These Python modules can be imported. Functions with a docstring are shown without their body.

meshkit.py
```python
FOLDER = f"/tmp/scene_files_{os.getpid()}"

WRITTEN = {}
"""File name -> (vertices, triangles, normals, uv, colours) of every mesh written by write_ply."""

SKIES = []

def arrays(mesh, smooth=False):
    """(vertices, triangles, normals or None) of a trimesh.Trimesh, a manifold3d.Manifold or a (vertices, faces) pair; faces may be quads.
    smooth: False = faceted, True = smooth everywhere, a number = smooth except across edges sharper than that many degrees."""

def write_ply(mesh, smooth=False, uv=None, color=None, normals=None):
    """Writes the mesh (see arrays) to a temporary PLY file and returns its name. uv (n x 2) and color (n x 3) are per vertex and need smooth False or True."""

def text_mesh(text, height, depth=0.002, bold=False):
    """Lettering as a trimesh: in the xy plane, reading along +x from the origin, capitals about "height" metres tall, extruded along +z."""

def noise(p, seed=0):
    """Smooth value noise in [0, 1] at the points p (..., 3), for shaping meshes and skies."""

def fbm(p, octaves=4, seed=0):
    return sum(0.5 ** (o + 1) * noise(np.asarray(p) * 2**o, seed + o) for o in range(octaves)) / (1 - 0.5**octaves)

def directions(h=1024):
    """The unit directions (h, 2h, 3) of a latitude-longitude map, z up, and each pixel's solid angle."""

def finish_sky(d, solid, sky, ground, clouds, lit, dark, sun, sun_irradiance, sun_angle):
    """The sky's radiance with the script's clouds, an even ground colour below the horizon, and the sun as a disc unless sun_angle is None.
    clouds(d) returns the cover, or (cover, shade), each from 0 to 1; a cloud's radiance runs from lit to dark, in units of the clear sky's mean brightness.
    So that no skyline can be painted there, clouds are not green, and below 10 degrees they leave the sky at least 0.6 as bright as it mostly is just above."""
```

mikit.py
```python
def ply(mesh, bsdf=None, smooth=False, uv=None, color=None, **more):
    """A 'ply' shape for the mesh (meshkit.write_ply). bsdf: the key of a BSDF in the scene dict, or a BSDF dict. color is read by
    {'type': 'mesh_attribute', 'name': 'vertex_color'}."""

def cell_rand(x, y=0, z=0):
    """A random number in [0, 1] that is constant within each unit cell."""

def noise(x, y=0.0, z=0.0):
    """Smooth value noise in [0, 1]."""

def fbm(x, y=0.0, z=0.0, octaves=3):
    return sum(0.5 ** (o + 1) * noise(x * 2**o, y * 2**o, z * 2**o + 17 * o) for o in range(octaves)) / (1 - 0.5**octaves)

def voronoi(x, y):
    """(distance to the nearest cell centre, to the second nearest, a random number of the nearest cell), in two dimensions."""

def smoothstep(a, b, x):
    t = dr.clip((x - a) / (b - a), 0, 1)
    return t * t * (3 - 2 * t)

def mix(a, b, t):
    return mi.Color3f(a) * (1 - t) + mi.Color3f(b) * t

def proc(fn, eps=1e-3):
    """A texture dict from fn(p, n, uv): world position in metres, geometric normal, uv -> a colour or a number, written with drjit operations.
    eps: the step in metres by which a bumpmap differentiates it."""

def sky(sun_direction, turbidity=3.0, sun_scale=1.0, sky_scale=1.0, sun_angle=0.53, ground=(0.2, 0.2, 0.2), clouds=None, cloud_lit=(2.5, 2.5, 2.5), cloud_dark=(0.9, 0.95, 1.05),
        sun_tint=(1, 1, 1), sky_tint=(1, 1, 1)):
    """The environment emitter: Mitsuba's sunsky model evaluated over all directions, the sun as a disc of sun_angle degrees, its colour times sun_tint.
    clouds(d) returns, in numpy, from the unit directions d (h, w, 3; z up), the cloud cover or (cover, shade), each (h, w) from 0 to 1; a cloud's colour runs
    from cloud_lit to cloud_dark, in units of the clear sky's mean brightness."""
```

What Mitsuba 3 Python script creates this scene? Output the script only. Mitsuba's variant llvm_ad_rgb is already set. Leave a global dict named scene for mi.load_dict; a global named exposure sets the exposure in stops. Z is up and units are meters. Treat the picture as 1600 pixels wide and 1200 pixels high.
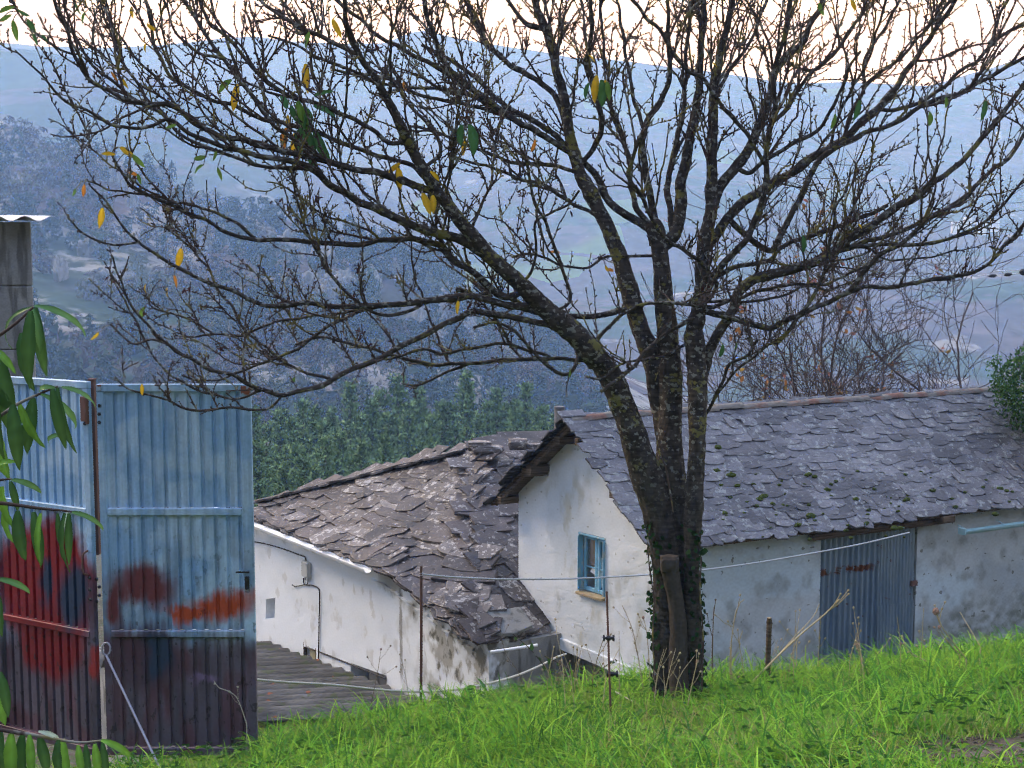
import math, random
import numpy as np, trimesh, manifold3d as m3, shapely, shapely.geometry as sg
import drjit as dr, mitsuba as mi, mikit, meshkit
from mikit import proc, noise, fbm, voronoi, cell_rand, smoothstep, mix

# ------------------------------------------------------------------ camera, sky, exposure
FPX, PITCH = 2050.0, math.radians(5.57)          # the photograph is 1600 px wide
T = mi.ScalarTransform4f
CP, SP = math.cos(PITCH), math.sin(PITCH)
scene, labels = {}, {}
HAZE = dict(type='homogeneous', albedo={'type': 'rgb', 'value': [0.92, 0.95, 0.98]},
            sigma_t={'type': 'rgb', 'value': [0.00038, 0.00062, 0.00104]}, phase={'type': 'isotropic'})
scene['haze_air'] = HAZE
scene['camera'] = dict(type='perspective', fov=2 * math.degrees(math.atan(800 / FPX)), fov_axis='x', near_clip=0.1, far_clip=9000.0,
                       to_world=T().look_at(origin=[0, 0, 0], target=[0, CP, -SP], up=[0, 0, 1]), medium={'type': 'ref', 'id': 'haze_air'})

def sky_cover(d):
    """Overcast dusk: blue-grey cloud overhead, a cream glow along the horizon where the sun stands behind the ridge, drifting streaks."""
    az = np.arctan2(d[..., 0], d[..., 1])
    el = np.degrees(np.arcsin(np.clip(d[..., 2], -1, 1)))
    glow = np.exp(-(az - 0.15) ** 2 / (2 * 0.75 ** 2)) * np.exp(-np.maximum(el - 8, 0) ** 2 / (2 * 10.0 ** 2))
    streak = meshkit.fbm(np.stack([az * 5, el * 0.55, az * 0 + 3], -1), 4, 5) - 0.5
    return np.ones_like(az), np.clip(1 - glow + 1.3 * streak * (0.2 + glow), 0, 1)

scene['sky_light'] = mikit.sky((-0.75, 0.30, 0.72), turbidity=3.0, sun_scale=0.20, sun_angle=22, clouds=sky_cover,
                               cloud_lit=(3.5, 2.85, 1.15), cloud_dark=(0.67, 0.87, 1.50), sun_tint=(0.84, 0.93, 1.10), ground=(0.10, 0.12, 0.08))
exposure = 4.0

# ------------------------------------------------------------------ helpers
RNG = np.random.default_rng(7)
R3 = np.array([1.0, 0, 0]); F3 = np.array([0, CP, -SP]); U3 = np.array([0, SP, CP])
def ray(px, py):
    d = F3 + R3 * (px - 800) / FPX + U3 * (600 - py) / FPX
    return d / d[1]
def at(px, py, Y):
    """The point that the photograph shows at (px, py), Y metres out."""
    return ray(px, py) * Y
def hit(px, py, o, u, up=(0, 0, 1)):
    """(s, t) where the sight line meets the plane o + s u + t up."""
    d = ray(px, py)
    s, t, k = np.linalg.solve(np.stack([np.asarray(u, float), np.asarray(up, float), -d], 1), -np.asarray(o, float))
    return s, t
COUNT = {}
def key_for(name):
    n = COUNT.get(name, 0); COUNT[name] = n + 1
    return name if n == 0 else f'{name}_{n:03d}'
def put(name, shape):
    k = key_for(name); scene[k] = shape; return k
def add(name, mesh, bsdf, smooth=False, color=None, label=None, cat=None, group=None, kind=None, uv=None):
    k = put(name, mikit.ply(mesh, bsdf, smooth=smooth, color=color, uv=uv))
    tag(k, label, cat, group, kind); return k
def tag(k, label=None, cat=None, group=None, kind=None):
    d = {a: b for a, b in (('label', label), ('category', cat), ('group', group), ('kind', kind)) if b}
    if d: labels.setdefault(k, {}).update(d)
def thing(name, label, cat, group=None):
    k = key_for(name); tag(k, label, cat, group); return k
def cat_mesh(parts):
    vs, fs, n = [], [], 0
    for v, f in parts:
        v, f = np.asarray(v, float), np.asarray(f, int)
        if f.shape[1] == 4: f = np.vstack([f[:, [0, 1, 2]], f[:, [0, 2, 3]]])
        vs.append(v); fs.append(f + n); n += len(v)
    return np.vstack(vs), np.vstack(fs)
BOXF = np.array([[0, 2, 3, 1], [4, 5, 7, 6], [0, 1, 5, 4], [2, 6, 7, 3], [0, 4, 6, 2], [1, 3, 7, 5]])
def obox(c, a, b, n, jit=0.0, rng=RNG):
    """Box with half axes a, b, n about c."""
    c, a, b, n = (np.asarray(x, float) for x in (c, a, b, n))
    v = np.array([c + i * a + j * b + k * n for i in (-1, 1) for j in (-1, 1) for k in (-1, 1)])
    if jit: v = v + rng.normal(0, jit, v.shape)
    return v, BOXF[:, ::-1] if np.dot(np.cross(a, b), n) < 0 else BOXF
def rbox(c, a, b, n, bev=0.008):
    """The same with bevelled edges."""
    c, a, b, n = (np.asarray(x, float) for x in (c, a, b, n))
    la, lb, ln = np.linalg.norm(a), np.linalg.norm(b), np.linalg.norm(n)
    bev = min(bev, .4 * min(la, lb, ln))
    P = []
    for sa in (-1, 1):
        for sb in (-1, 1):
            for sn in (-1, 1):
                for k in range(3):
                    e = np.array([la, lb, ln]) - bev * (np.arange(3) != k)
                    P.append(c + sa * a / la * e[0] + sb * b / lb * e[1] + sn * n / ln * e[2])
    h = trimesh.convex.convex_hull(np.array(P))
    return np.array(h.vertices), np.array(h.faces)
def frame_of(t):
    t = t / (np.linalg.norm(t) + 1e-12)
    a = np.cross(t, [0, 0, 1.0] if abs(t[2]) < 0.9 else [1.0, 0, 0]); a /= np.linalg.norm(a)
    return a, np.cross(t, a)
def tube(P, r, sides=6, cap=True, wob=0.0, rng=RNG):
    P = np.asarray(P, float); n = len(P); r = np.broadcast_to(np.asarray(r, float), (n,))
    t = np.gradient(P, axis=0); t /= np.linalg.norm(t, axis=1, keepdims=True) + 1e-12
    a, b = frame_of(t[0]); ang = np.arange(sides) * 2 * np.pi / sides; V = []
    for i in range(n):
        a = a - t[i] * np.dot(a, t[i]); a /= np.linalg.norm(a) + 1e-12; b = np.cross(t[i], a)
        rr = r[i] * (1 + (wob * rng.normal(size=sides) if wob else 0))
        V.append(P[i] + (np.cos(ang) * rr)[:, None] * a + (np.sin(ang) * rr)[:, None] * b)
    V = np.vstack(V); i, j = np.meshgrid(np.arange(n - 1), np.arange(sides), indexing='ij')
    q = np.stack([i * sides + j, i * sides + (j + 1) % sides, (i + 1) * sides + (j + 1) % sides, (i + 1) * sides + j], -1).reshape(-1, 4)
    f = np.vstack([q[:, [0, 1, 2]], q[:, [0, 2, 3]]])
    if cap:
        V = np.vstack([V, P[:1], P[-1:]]); k = np.arange(sides); e = (n - 1) * sides
        f = np.vstack([f, np.stack([(k + 1) % sides, k, k * 0 + n * sides], 1), np.stack([e + k, e + (k + 1) % sides, k * 0 + n * sides + 1], 1)])
    return V, f
def spline(P, step):
    """Catmull-Rom through P (n, d), points about step apart measured in the first three columns."""
    P = np.asarray(P, float)
    if len(P) < 3: P = np.vstack([P[0], P.mean(0), P[-1]])
    Q = np.vstack([2 * P[0] - P[1], P, 2 * P[-1] - P[-2]]); out = []
    for i in range(1, len(Q) - 2):
        m = max(1, int(math.ceil(np.linalg.norm(Q[i + 1, :3] - Q[i, :3]) / step)))
        u = (np.arange(m) / m)[:, None]
        out.append(0.5 * (2 * Q[i] + (Q[i + 1] - Q[i - 1]) * u + (2 * Q[i - 1] - 5 * Q[i] + 4 * Q[i + 1] - Q[i + 2]) * u ** 2 + (3 * Q[i] - Q[i - 1] - 3 * Q[i + 1] + Q[i + 2]) * u ** 3))
    return np.vstack(out + [P[-1:]])
def poly_prism(poly, o, u, up, n, depth):
    """A shapely polygon in (s, t) of the plane o + s u + t up, extruded by depth along -n (its front face lies in the plane)."""
    m = trimesh.creation.extrude_polygon(poly, depth, engine='earcut')
    v = np.array(m.vertices); o, u, up, n = (np.asarray(x, float) for x in (o, u, up, n))
    w = o + v[:, :1] * u + v[:, 1:2] * up + (v[:, 2:] - depth) * n
    f = np.array(m.faces)
    return w, (f if np.dot(np.cross(u, up), n) > 0 else f[:, ::-1])
def catmull(P, step): return spline(P, step)
def unit(v): v = np.asarray(v, float); return v / np.linalg.norm(v)

# ------------------------------------------------------------------ materials
def rgb(*c): return {'type': 'rgb', 'value': [float(x) for x in c]}
def mat(name, color, rough=0.7, spec=0.4, metal=0.0, bump=None, scale=0.01, eps=2e-3, two=True, **more):
    b = dict(type='principled', base_color=color if isinstance(color, dict) else rgb(*color), roughness=rough, specular=spec, metallic=metal, **more)
    if bump is not None: b = {'type': 'bumpmap', 'arbitrary': proc(bump, eps), 'scale': scale, 'bsdf': b}
    scene[name] = {'type': 'twosided', 'bsdf': b} if two else b
    return name
C3 = lambda *c: mi.Color3f(*c)
VC = {'type': 'mesh_attribute', 'name': 'vertex_color'}

def slate_fn(a, b, lich, lcol):
    def fn(p, n, uv):
        g = fbm(p.x * 2.1, p.y * 2.1, p.z * 2.6, 3)
        fine = fbm(p.x * 38, p.y * 38, p.z * 60, 3)
        c = mix(C3(*a), C3(*b), smoothstep(.3, .7, g)) * (.62 + .76 * fine)
        L = fbm(p.x * 17 + 7, p.y * 17, p.z * 17, 4)
        spot = fbm(p.x * 55, p.y * 55 + 3, p.z * 55, 2)
        m = smoothstep(.62 - lich, .76 - lich, L + .22 * (spot - .5))
        return mix(c, C3(*lcol) * (.6 + .7 * spot), m * .62)
    return proc(fn)
def slate_bump(p, n, uv): return fbm(p.x * 22, p.y * 22, p.z * 40, 4)
mat('slate_a', slate_fn((.070, .068, .080), (.120, .117, .132), .05, (.27, .29, .29)), .40, .55, bump=slate_bump, scale=.010)
mat('slate_b', slate_fn((.098, .094, .110), (.155, .150, .168), .06, (.27, .29, .28)), .38, .6, bump=slate_bump, scale=.010)
mat('slate_c', slate_fn((.052, .050, .060), (.095, .09, .102), -.01, (.24, .26, .25)), .42, .5, bump=slate_bump, scale=.010)
mat('stone_a', slate_fn((.042, .032, .031), (.085, .068, .065), .03, (.34, .32, .305)), .48, .5, bump=slate_bump, scale=.016)
mat('stone_b', slate_fn((.026, .021, .022), (.056, .046, .047), -.01, (.30, .28, .27)), .48, .5, bump=slate_bump, scale=.016)
mat('stone_c', slate_fn((.075, .062, .059), (.145, .128, .124), .07, (.50, .48, .465)), .46, .5, bump=slate_bump, scale=.016)
mat('dark_under', (.09, .08, .072), .9, .1)

# walls: axes of the two houses
E0, LX, GX = np.array([1.99, 17.0, 0]), np.array([.883, .469, 0]), np.array([-.629, .777, 0])
B0, WX = np.array([-1.95, 20.0, 0]), np.array([.594, -.804, 0])
def plaster_bump(p, n, uv): return .7 * fbm(p.x * 3.5, p.y * 3.5, p.z * 3.5, 3) + .3 * fbm(p.x * 30, p.y * 30, p.z * 30, 3)
def gable_fn(p, n, uv):
    a = fbm(p.x * 1.3, p.y * 1.3, p.z * .8 + 4, 4); b = fbm(p.x * 6, p.y * 6, p.z * 2.2, 4); f = fbm(p.x * 40, p.y * 40, p.z * 40, 2)
    c = mix(C3(.71, .76, .82), C3(.55, .61, .67), smoothstep(.40, .66, a))
    c = mix(c, C3(.42, .42, .37), smoothstep(.50, .74, b) * smoothstep(.40, .60, a) * .75)
    spots = smoothstep(.74, .80, fbm(p.x * 14, p.y * 14, p.z * 14 + 9, 3))
    c = mix(c, C3(.30, .29, .25), spots * .6)
    return c * (.93 + .14 * f)
def long_fn(p, n, uv):
    a = fbm(p.x * 1.1 + 3, p.y * 1.1, p.z * 1.4, 4); b = fbm(p.x * 5, p.y * 5, p.z * 3.5, 4); f = fbm(p.x * 36, p.y * 36, p.z * 36, 3)
    c = mix(C3(.47, .515, .53), C3(.36, .405, .425), smoothstep(.35, .65, a))
    c = mix(c, C3(.48, .60, .67), smoothstep(.52, .68, fbm(p.x * .9, p.y * .9 + 8, p.z * 1.2, 3)) * .6)
    c = mix(c, C3(.17, .18, .155), smoothstep(.48, .80, b) * .55)
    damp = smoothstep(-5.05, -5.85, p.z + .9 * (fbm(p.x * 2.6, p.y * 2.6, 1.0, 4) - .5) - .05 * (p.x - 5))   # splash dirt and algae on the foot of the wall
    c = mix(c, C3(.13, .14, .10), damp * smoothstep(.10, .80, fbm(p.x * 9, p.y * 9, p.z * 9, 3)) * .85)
    pit = smoothstep(.73, .78, fbm(p.x * 11, p.y * 11 + 2, p.z * 11, 3))
    return mix(c, C3(.12, .12, .10), pit * .8) * (.86 + .28 * f)
def left_fn(p, n, uv):
    w = (p.x + 1.95) * .594 - (p.y - 20) * .804
    a = fbm(p.x * 1.2, p.y * 1.2, p.z * 1.2, 3); b = fbm(p.x * 5, p.y * 5, p.z * 3, 4); d = fbm(p.x * 2.3 + 5, p.y * 2.3, p.z * 1.6, 4); f = fbm(p.x * 40, p.y * 40, p.z * 40, 2)
    c = mix(C3(.72, .77, .83), C3(.63, .68, .74), smoothstep(.4, .7, a))
    # bare and mouldy render at the low corner, with ragged outlines
    near = smoothstep(.55, 1.5, w + 1.7 * (d - .5)) * smoothstep(3.1, 2.6, w - 1.5 * (b - .5)) + smoothstep(.15, -.3, -(w + .9) + (p.z + 4.95) * -2.2 + 1.7 * (d - .5)) * .0
    band = smoothstep(-5.35, -5.05, p.z + .25 * w + .5 * (b - .5)) * smoothstep(-.6, .1, w)
    m = dr.clip(near * smoothstep(.38, .54, b) + band * smoothstep(.40, .54, d), 0, 1)
    c = mix(c, C3(.27, .26, .225), m * .85)
    c = mix(c, C3(.10, .10, .085), m * smoothstep(.52, .66, fbm(p.x * 9, p.y * 9, p.z * 5, 4)) * .9)
    run = smoothstep(.05, .012, dr.abs(w - .42 + .04 * (d - .5)) - .02 * b) * smoothstep(-6.6, -6.3, p.z) * smoothstep(-5.15, -5.45, p.z)
    run2 = smoothstep(.10, .02, dr.abs(w + .1) - .03 * b) * smoothstep(-6.9, -6.7, p.z) * smoothstep(-6.35, -6.6, p.z)
    c = mix(c, C3(.22, .215, .20), dr.clip(run + run2 * .7, 0, 1) * smoothstep(.25, .5, b) * .85)
    c = mix(c, C3(.45, .45, .43), smoothstep(.62, .75, b) * .5)
    return c * (.94 + .12 * f)
def concrete_fn(p, n, uv):
    a = fbm(p.x * 1.6, p.y * 1.6, p.z * 1.2, 4); s = fbm(p.x * 9, p.y * 9, p.z * 1.4, 4); f = fbm(p.x * 60, p.y * 60, p.z * 60, 2)
    c = mix(C3(.33, .33, .32), C3(.22, .225, .225), smoothstep(.35, .65, a))
    return mix(c, C3(.09, .09, .085), smoothstep(.55, .72, s) * .8) * (.85 + .3 * f)
mat('gable_plaster', proc(gable_fn), .85, .2, bump=plaster_bump, scale=.035)
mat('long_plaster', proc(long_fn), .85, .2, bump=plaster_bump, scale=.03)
mat('left_plaster', proc(left_fn), .85, .2, bump=plaster_bump, scale=.025)
mat('concrete', proc(concrete_fn), .85, .25, bump=plaster_bump, scale=.02)
def wood_fn(p, n, uv):
    g = fbm(p.x * 5, p.y * 5, p.z * 60, 3); h = fbm(p.x * 3, p.y * 3, p.z * 3, 3)
    return mix(C3(.055, .040, .027), C3(.145, .105, .072), smoothstep(.3, .7, g)) * (.6 + .8 * h)
mat('old_wood', proc(wood_fn), .8, .2)
def pale_wood_fn(p, n, uv): return C3(.34, .27, .17) * (.6 + .8 * fbm(p.x * 25, p.y * 25, p.z * 25, 3))
mat('pale_wood', proc(pale_wood_fn), .8, .2)
def bluepaint_fn(p, n, uv):
    w = fbm(p.x * 26, p.y * 26, p.z * 9, 3)
    return mix(C3(.20, .44, .62), C3(.42, .50, .52), smoothstep(.55, .70, w))
mat('blue_paint', proc(bluepaint_fn), .55, .4)
def ridge_fn(p, n, uv):
    g = fbm(p.x * 5, p.y * 5, p.z * 5, 4); s = fbm(p.x * 30, p.y * 30, p.z * 30, 2)
    return mix(C3(.19, .105, .082), C3(.19, .175, .16), smoothstep(.32, .54, g)) * (.7 + .6 * s)
mat('terracotta', proc(ridge_fn), .85, .2, bump=slate_bump, scale=.02)
def zinc_fn(p, n, uv):
    t = (p.x - E0[0]) * .883 + (p.y - E0[1]) * .469
    a = fbm(p.x * 8, p.y * 8, p.z * 1.2, 4); f = fbm(p.x * 30, p.y * 30, p.z * 12, 3)
    c = mix(C3(.16, .23, .31), C3(.22, .29, .36), smoothstep(.35, .65, a)) * (.88 + .24 * f)
    rust = smoothstep(.06, .02, dr.abs(p.z + 4.42 + .02 * t) - .05 * (f - .3)) * smoothstep(2.62, 2.75, t) * smoothstep(3.85, 3.55, t) * smoothstep(.38, .5, fbm(p.x * 12, p.y * 12, p.z * 12, 3))
    edge = smoothstep(.74, .80, fbm(p.x * 9 + 3, p.y * 9, p.z * 9, 4))
    return mix(c, C3(.16, .06, .03), dr.clip(rust + edge * .7, 0, 1))
mat('zinc_sheet', proc(zinc_fn), .42, .5, metal=.35)
def eternit_fn(p, n, uv):
    a = fbm(p.x * 2.5, p.y * 2.5, p.z * 2.5, 4); f = fbm(p.x * 28, p.y * 28, p.z * 28, 3)
    c = mix(C3(.17, .165, .158), C3(.115, .11, .104), smoothstep(.35, .62, a)) * (.84 + .32 * f)
    c = mix(c, C3(.10, .12, .05), smoothstep(.58, .68, fbm(p.x * 7 + 4, p.y * 7, p.z * 7, 4)) * .7)
    return mix(c, C3(.34, .13, .07), smoothstep(.75, .79, fbm(p.x * 10, p.y * 10 + 6, p.z * 10, 3)))
mat('fibre_cement', proc(eternit_fn), .9, .15, bump=slate_bump, scale=.02)
mat('white_pvc', (.78, .80, .82), .35, .5)
mat('grey_plastic', (.45, .47, .48), .5, .4)
mat('black_cable', (.025, .025, .028), .6, .4)
mat('black_plastic', (.015, .015, .02), .35, .5)
mat('pale_cable', (.50, .48, .40), .6, .3)
mat('wire_grey', (.42, .45, .48), .4, .5)
mat('rust_iron', proc(lambda p, n, uv: mix(C3(.16, .075, .05), C3(.09, .055, .05), fbm(p.x * 40, p.y * 40, p.z * 25, 3))), .8, .3)
mat('steel_rod', (.34, .34, .42), .45, .5, metal=.4)
mat('yellow_board', proc(lambda p, n, uv: mix(C3(.50, .46, .27), C3(.36, .33, .22), fbm(p.x * 8, p.y * 8, p.z * 8, 3))), .7, .3)
mat('plastic_film', (.72, .73, .74), .35, .5)
mat('pink_curtain', proc(lambda p, n, uv: mix(C3(.30, .19, .16), C3(.40, .33, .29), fbm(p.x * 50, p.y * 50, p.z * 3, 2))), .9, .1)
scene['pane_glass'] = {'type': 'thindielectric', 'int_ior': 1.5}
def aqua_fn(p, n, uv): return mix(C3(.20, .42, .48), C3(.36, .50, .52), fbm(p.x * 9, p.y * 9, p.z * 9, 3))
mat('aqua_gutter', proc(aqua_fn), .45, .5)

def gate_fn(p, n, uv):
    # spray paint over weathered blue enamel; s runs along the leaf, z is height
    right = p.x > -3.345
    s = dr.select(right, p.x + 3.34, -dr.sqrt(dr.square(p.x + 3.36) + dr.square(p.y - 10.5)))
    z = p.z
    q1 = fbm(s * 3.1, z * 3.1, 2.0, 4) - .5; q2 = fbm(s * 8, z * 5, 6.0, 4) - .5; st = fbm(s * 42, z * 1.6, 3.0, 3) - .5
    ws, wz = s + .22 * q1 + .06 * q2, z + .26 * q1 + .13 * q2 + .09 * st
    blue = mix(C3(.29, .50, .74), C3(.45, .64, .82), smoothstep(.42, .66, fbm(s * 4.2, z * 4.2, 9.0, 3)))
    blue = blue * (.86 + .5 * st)
    def blob(cs, cz, rs, rz, k=.5): return smoothstep(1 + k, 1 - k, dr.sqrt(dr.square((ws - cs) / rs) + dr.square((wz - cz) / rz)))
    dark = mix(C3(.072, .030, .042), C3(.125, .068, .092), smoothstep(.35, .7, fbm(s * 5, z * 1.3, 4.0, 3))) * (.75 + 1.0 * (st + .5) * .5)
    c = mix(blue, dark, dr.select(right, smoothstep(-2.95, -3.22, wz), smoothstep(-3.02, -3.35, wz)))
    grey = dr.select(right, smoothstep(-2.25, -2.75, wz - .3 * (s - .3)), smoothstep(-2.3, -2.8, wz)) * .45
    c = mix(c, C3(.10, .12, .16), grey * smoothstep(.3, .55, fbm(s * 9, z * 3, 7.0, 3)))
    brick, orange, navy, red = C3(.15, .035, .04), C3(.42, .065, .022), C3(.022, .042, .085), C3(.23, .013, .018)
    arch = blob(.31, -2.72, .27, .16) * (1 - blob(.22, -2.90, .14, .12)); rt = dr.select(right, 1.0, 0.0)
    c = mix(c, brick, rt * dr.maximum(arch, blob(.08, -2.85, .07, .20)))
    c = mix(c, orange, rt * dr.maximum(blob(.98, -2.83, .24, .11), blob(.72, -2.90, .22, .07)))
    c = mix(c, C3(.085, .03, .045), rt * blob(.36, -3.27, .42, .22) * .8)
    c = mix(c, navy, rt * blob(.42, -3.25, .17, .17))
    c = mix(c, C3(.24, .16, .30), rt * blob(.80, -3.46, .10, .07, .5) * .7)
    lf = 1 - rt
    c = mix(c, red, lf * smoothstep(.0, .25, blob(-.62, -2.75, .62, .62, .18)) * blob(-.62, -2.78, .60, .62, .16))
    c = mix(c, red * .8, lf * blob(-.58, -3.20, .38, .36, .25))
    c = mix(c, navy, lf * dr.maximum(blob(-.62, -2.74, .085, .17), blob(-.27, -2.80, .17, .24)))
    c = mix(c, C3(.035, .03, .05), lf * smoothstep(-.20, -.05, ws) * smoothstep(-2.4, -2.9, wz) * .85)
    c = mix(c, C3(.26, .02, .02), lf * blob(-.10, -3.36, .05, .12))
    scr = smoothstep(.70, .78, fbm(s * 30, z * 18, 5.0, 3)) * smoothstep(-1.5, -3.6, z)
    return mix(c, C3(.03, .027, .03), scr * .7) * (.93 + .2 * (fbm(s * 60, z * 60, 0.0, 2) - .5))
mat('gate_paint', proc(gate_fn), .42, .45)
mat('rusty_corner', proc(lambda p, n, uv: mix(C3(.20, .075, .04), C3(.26, .36, .44), smoothstep(.5, .62, fbm(p.x * 25, p.y * 25, p.z * 18, 3)))), .8, .3)

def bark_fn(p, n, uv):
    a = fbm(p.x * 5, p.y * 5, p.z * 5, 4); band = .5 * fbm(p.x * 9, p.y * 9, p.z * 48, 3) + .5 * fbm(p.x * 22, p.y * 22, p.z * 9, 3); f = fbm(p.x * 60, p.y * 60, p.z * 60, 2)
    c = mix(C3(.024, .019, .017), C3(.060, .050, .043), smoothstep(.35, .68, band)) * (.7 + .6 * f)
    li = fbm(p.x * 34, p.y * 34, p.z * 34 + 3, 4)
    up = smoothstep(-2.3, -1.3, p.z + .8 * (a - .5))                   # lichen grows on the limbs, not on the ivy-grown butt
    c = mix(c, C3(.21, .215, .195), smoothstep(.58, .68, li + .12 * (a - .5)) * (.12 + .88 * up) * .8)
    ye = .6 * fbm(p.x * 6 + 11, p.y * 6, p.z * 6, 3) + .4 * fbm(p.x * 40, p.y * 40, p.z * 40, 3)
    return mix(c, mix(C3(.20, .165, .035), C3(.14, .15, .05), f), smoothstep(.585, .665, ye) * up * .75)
def bark_bump(p, n, uv): return .7 * fbm(p.x * 26, p.y * 26, p.z * 9, 3) + .10 * fbm(p.x * 12, p.y * 12, p.z * 60, 3) + .2 * fbm(p.x * 70, p.y * 70, p.z * 40, 2)
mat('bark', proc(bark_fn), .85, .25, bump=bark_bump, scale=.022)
def twig_fn(p, n, uv):
    c = mix(C3(.040, .026, .026), C3(.075, .055, .045), fbm(p.x * 9, p.y * 9, p.z * 9, 3))
    li = fbm(p.x * 13, p.y * 13 + 6, p.z * 13, 4)
    c = mix(c, C3(.22, .23, .20), smoothstep(.57, .64, li) * .8)
    return mix(c, C3(.20, .17, .04), smoothstep(.60, .67, fbm(p.x * 6 + 3, p.y * 6, p.z * 6, 3)) * .7)
mat('twig_bark', proc(twig_fn), .8, .3)
mat('cut_bark', proc(lambda p, n, uv: mix(C3(.036, .028, .023), C3(.072, .060, .050), .5 * fbm(p.x * 12, p.y * 12, p.z * 50, 3) + .5 * fbm(p.x * 30, p.y * 30, p.z * 8, 3)) * (.7 + .6 * fbm(p.x * 50, p.y * 50, p.z * 50, 2))), .85, .2, bump=bark_bump, scale=.01)
def leaf_mat(name, rough=.45, trans=.8, spec=.4):
    scene[name] = dict(type='principledthin', base_color=VC, roughness=rough, diff_trans=trans, spec_trans=0.0)
    return name
leaf_mat('leaf'); leaf_mat('grass_blade', .5, .9)
scene['needle'] = dict(type='twosided', bsdf=dict(type='principled', base_color=VC, roughness=.8, specular=.15))
scene['matte_color'] = dict(type='twosided', bsdf=dict(type='principled', base_color=VC, roughness=.85, specular=.15))
def soil_fn(p, n, uv):
    a = fbm(p.x * 2.5, p.y * 2.5, 0.0, 4); f = fbm(p.x * 30, p.y * 30, p.z * 30, 3)
    c = mix(C3(.085, .066, .046), C3(.14, .115, .085), smoothstep(.35, .65, a)) * (.55 + .9 * f)
    return mix(c, C3(.055, .085, .025), smoothstep(.45, .60, fbm(p.x * 6 + 4, p.y * 6, 2.0, 3)) * .7)
mat('soil', proc(soil_fn), .9, .25, bump=lambda p, n, uv: fbm(p.x * 18, p.y * 18, 0.0, 4), scale=.06)

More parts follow.
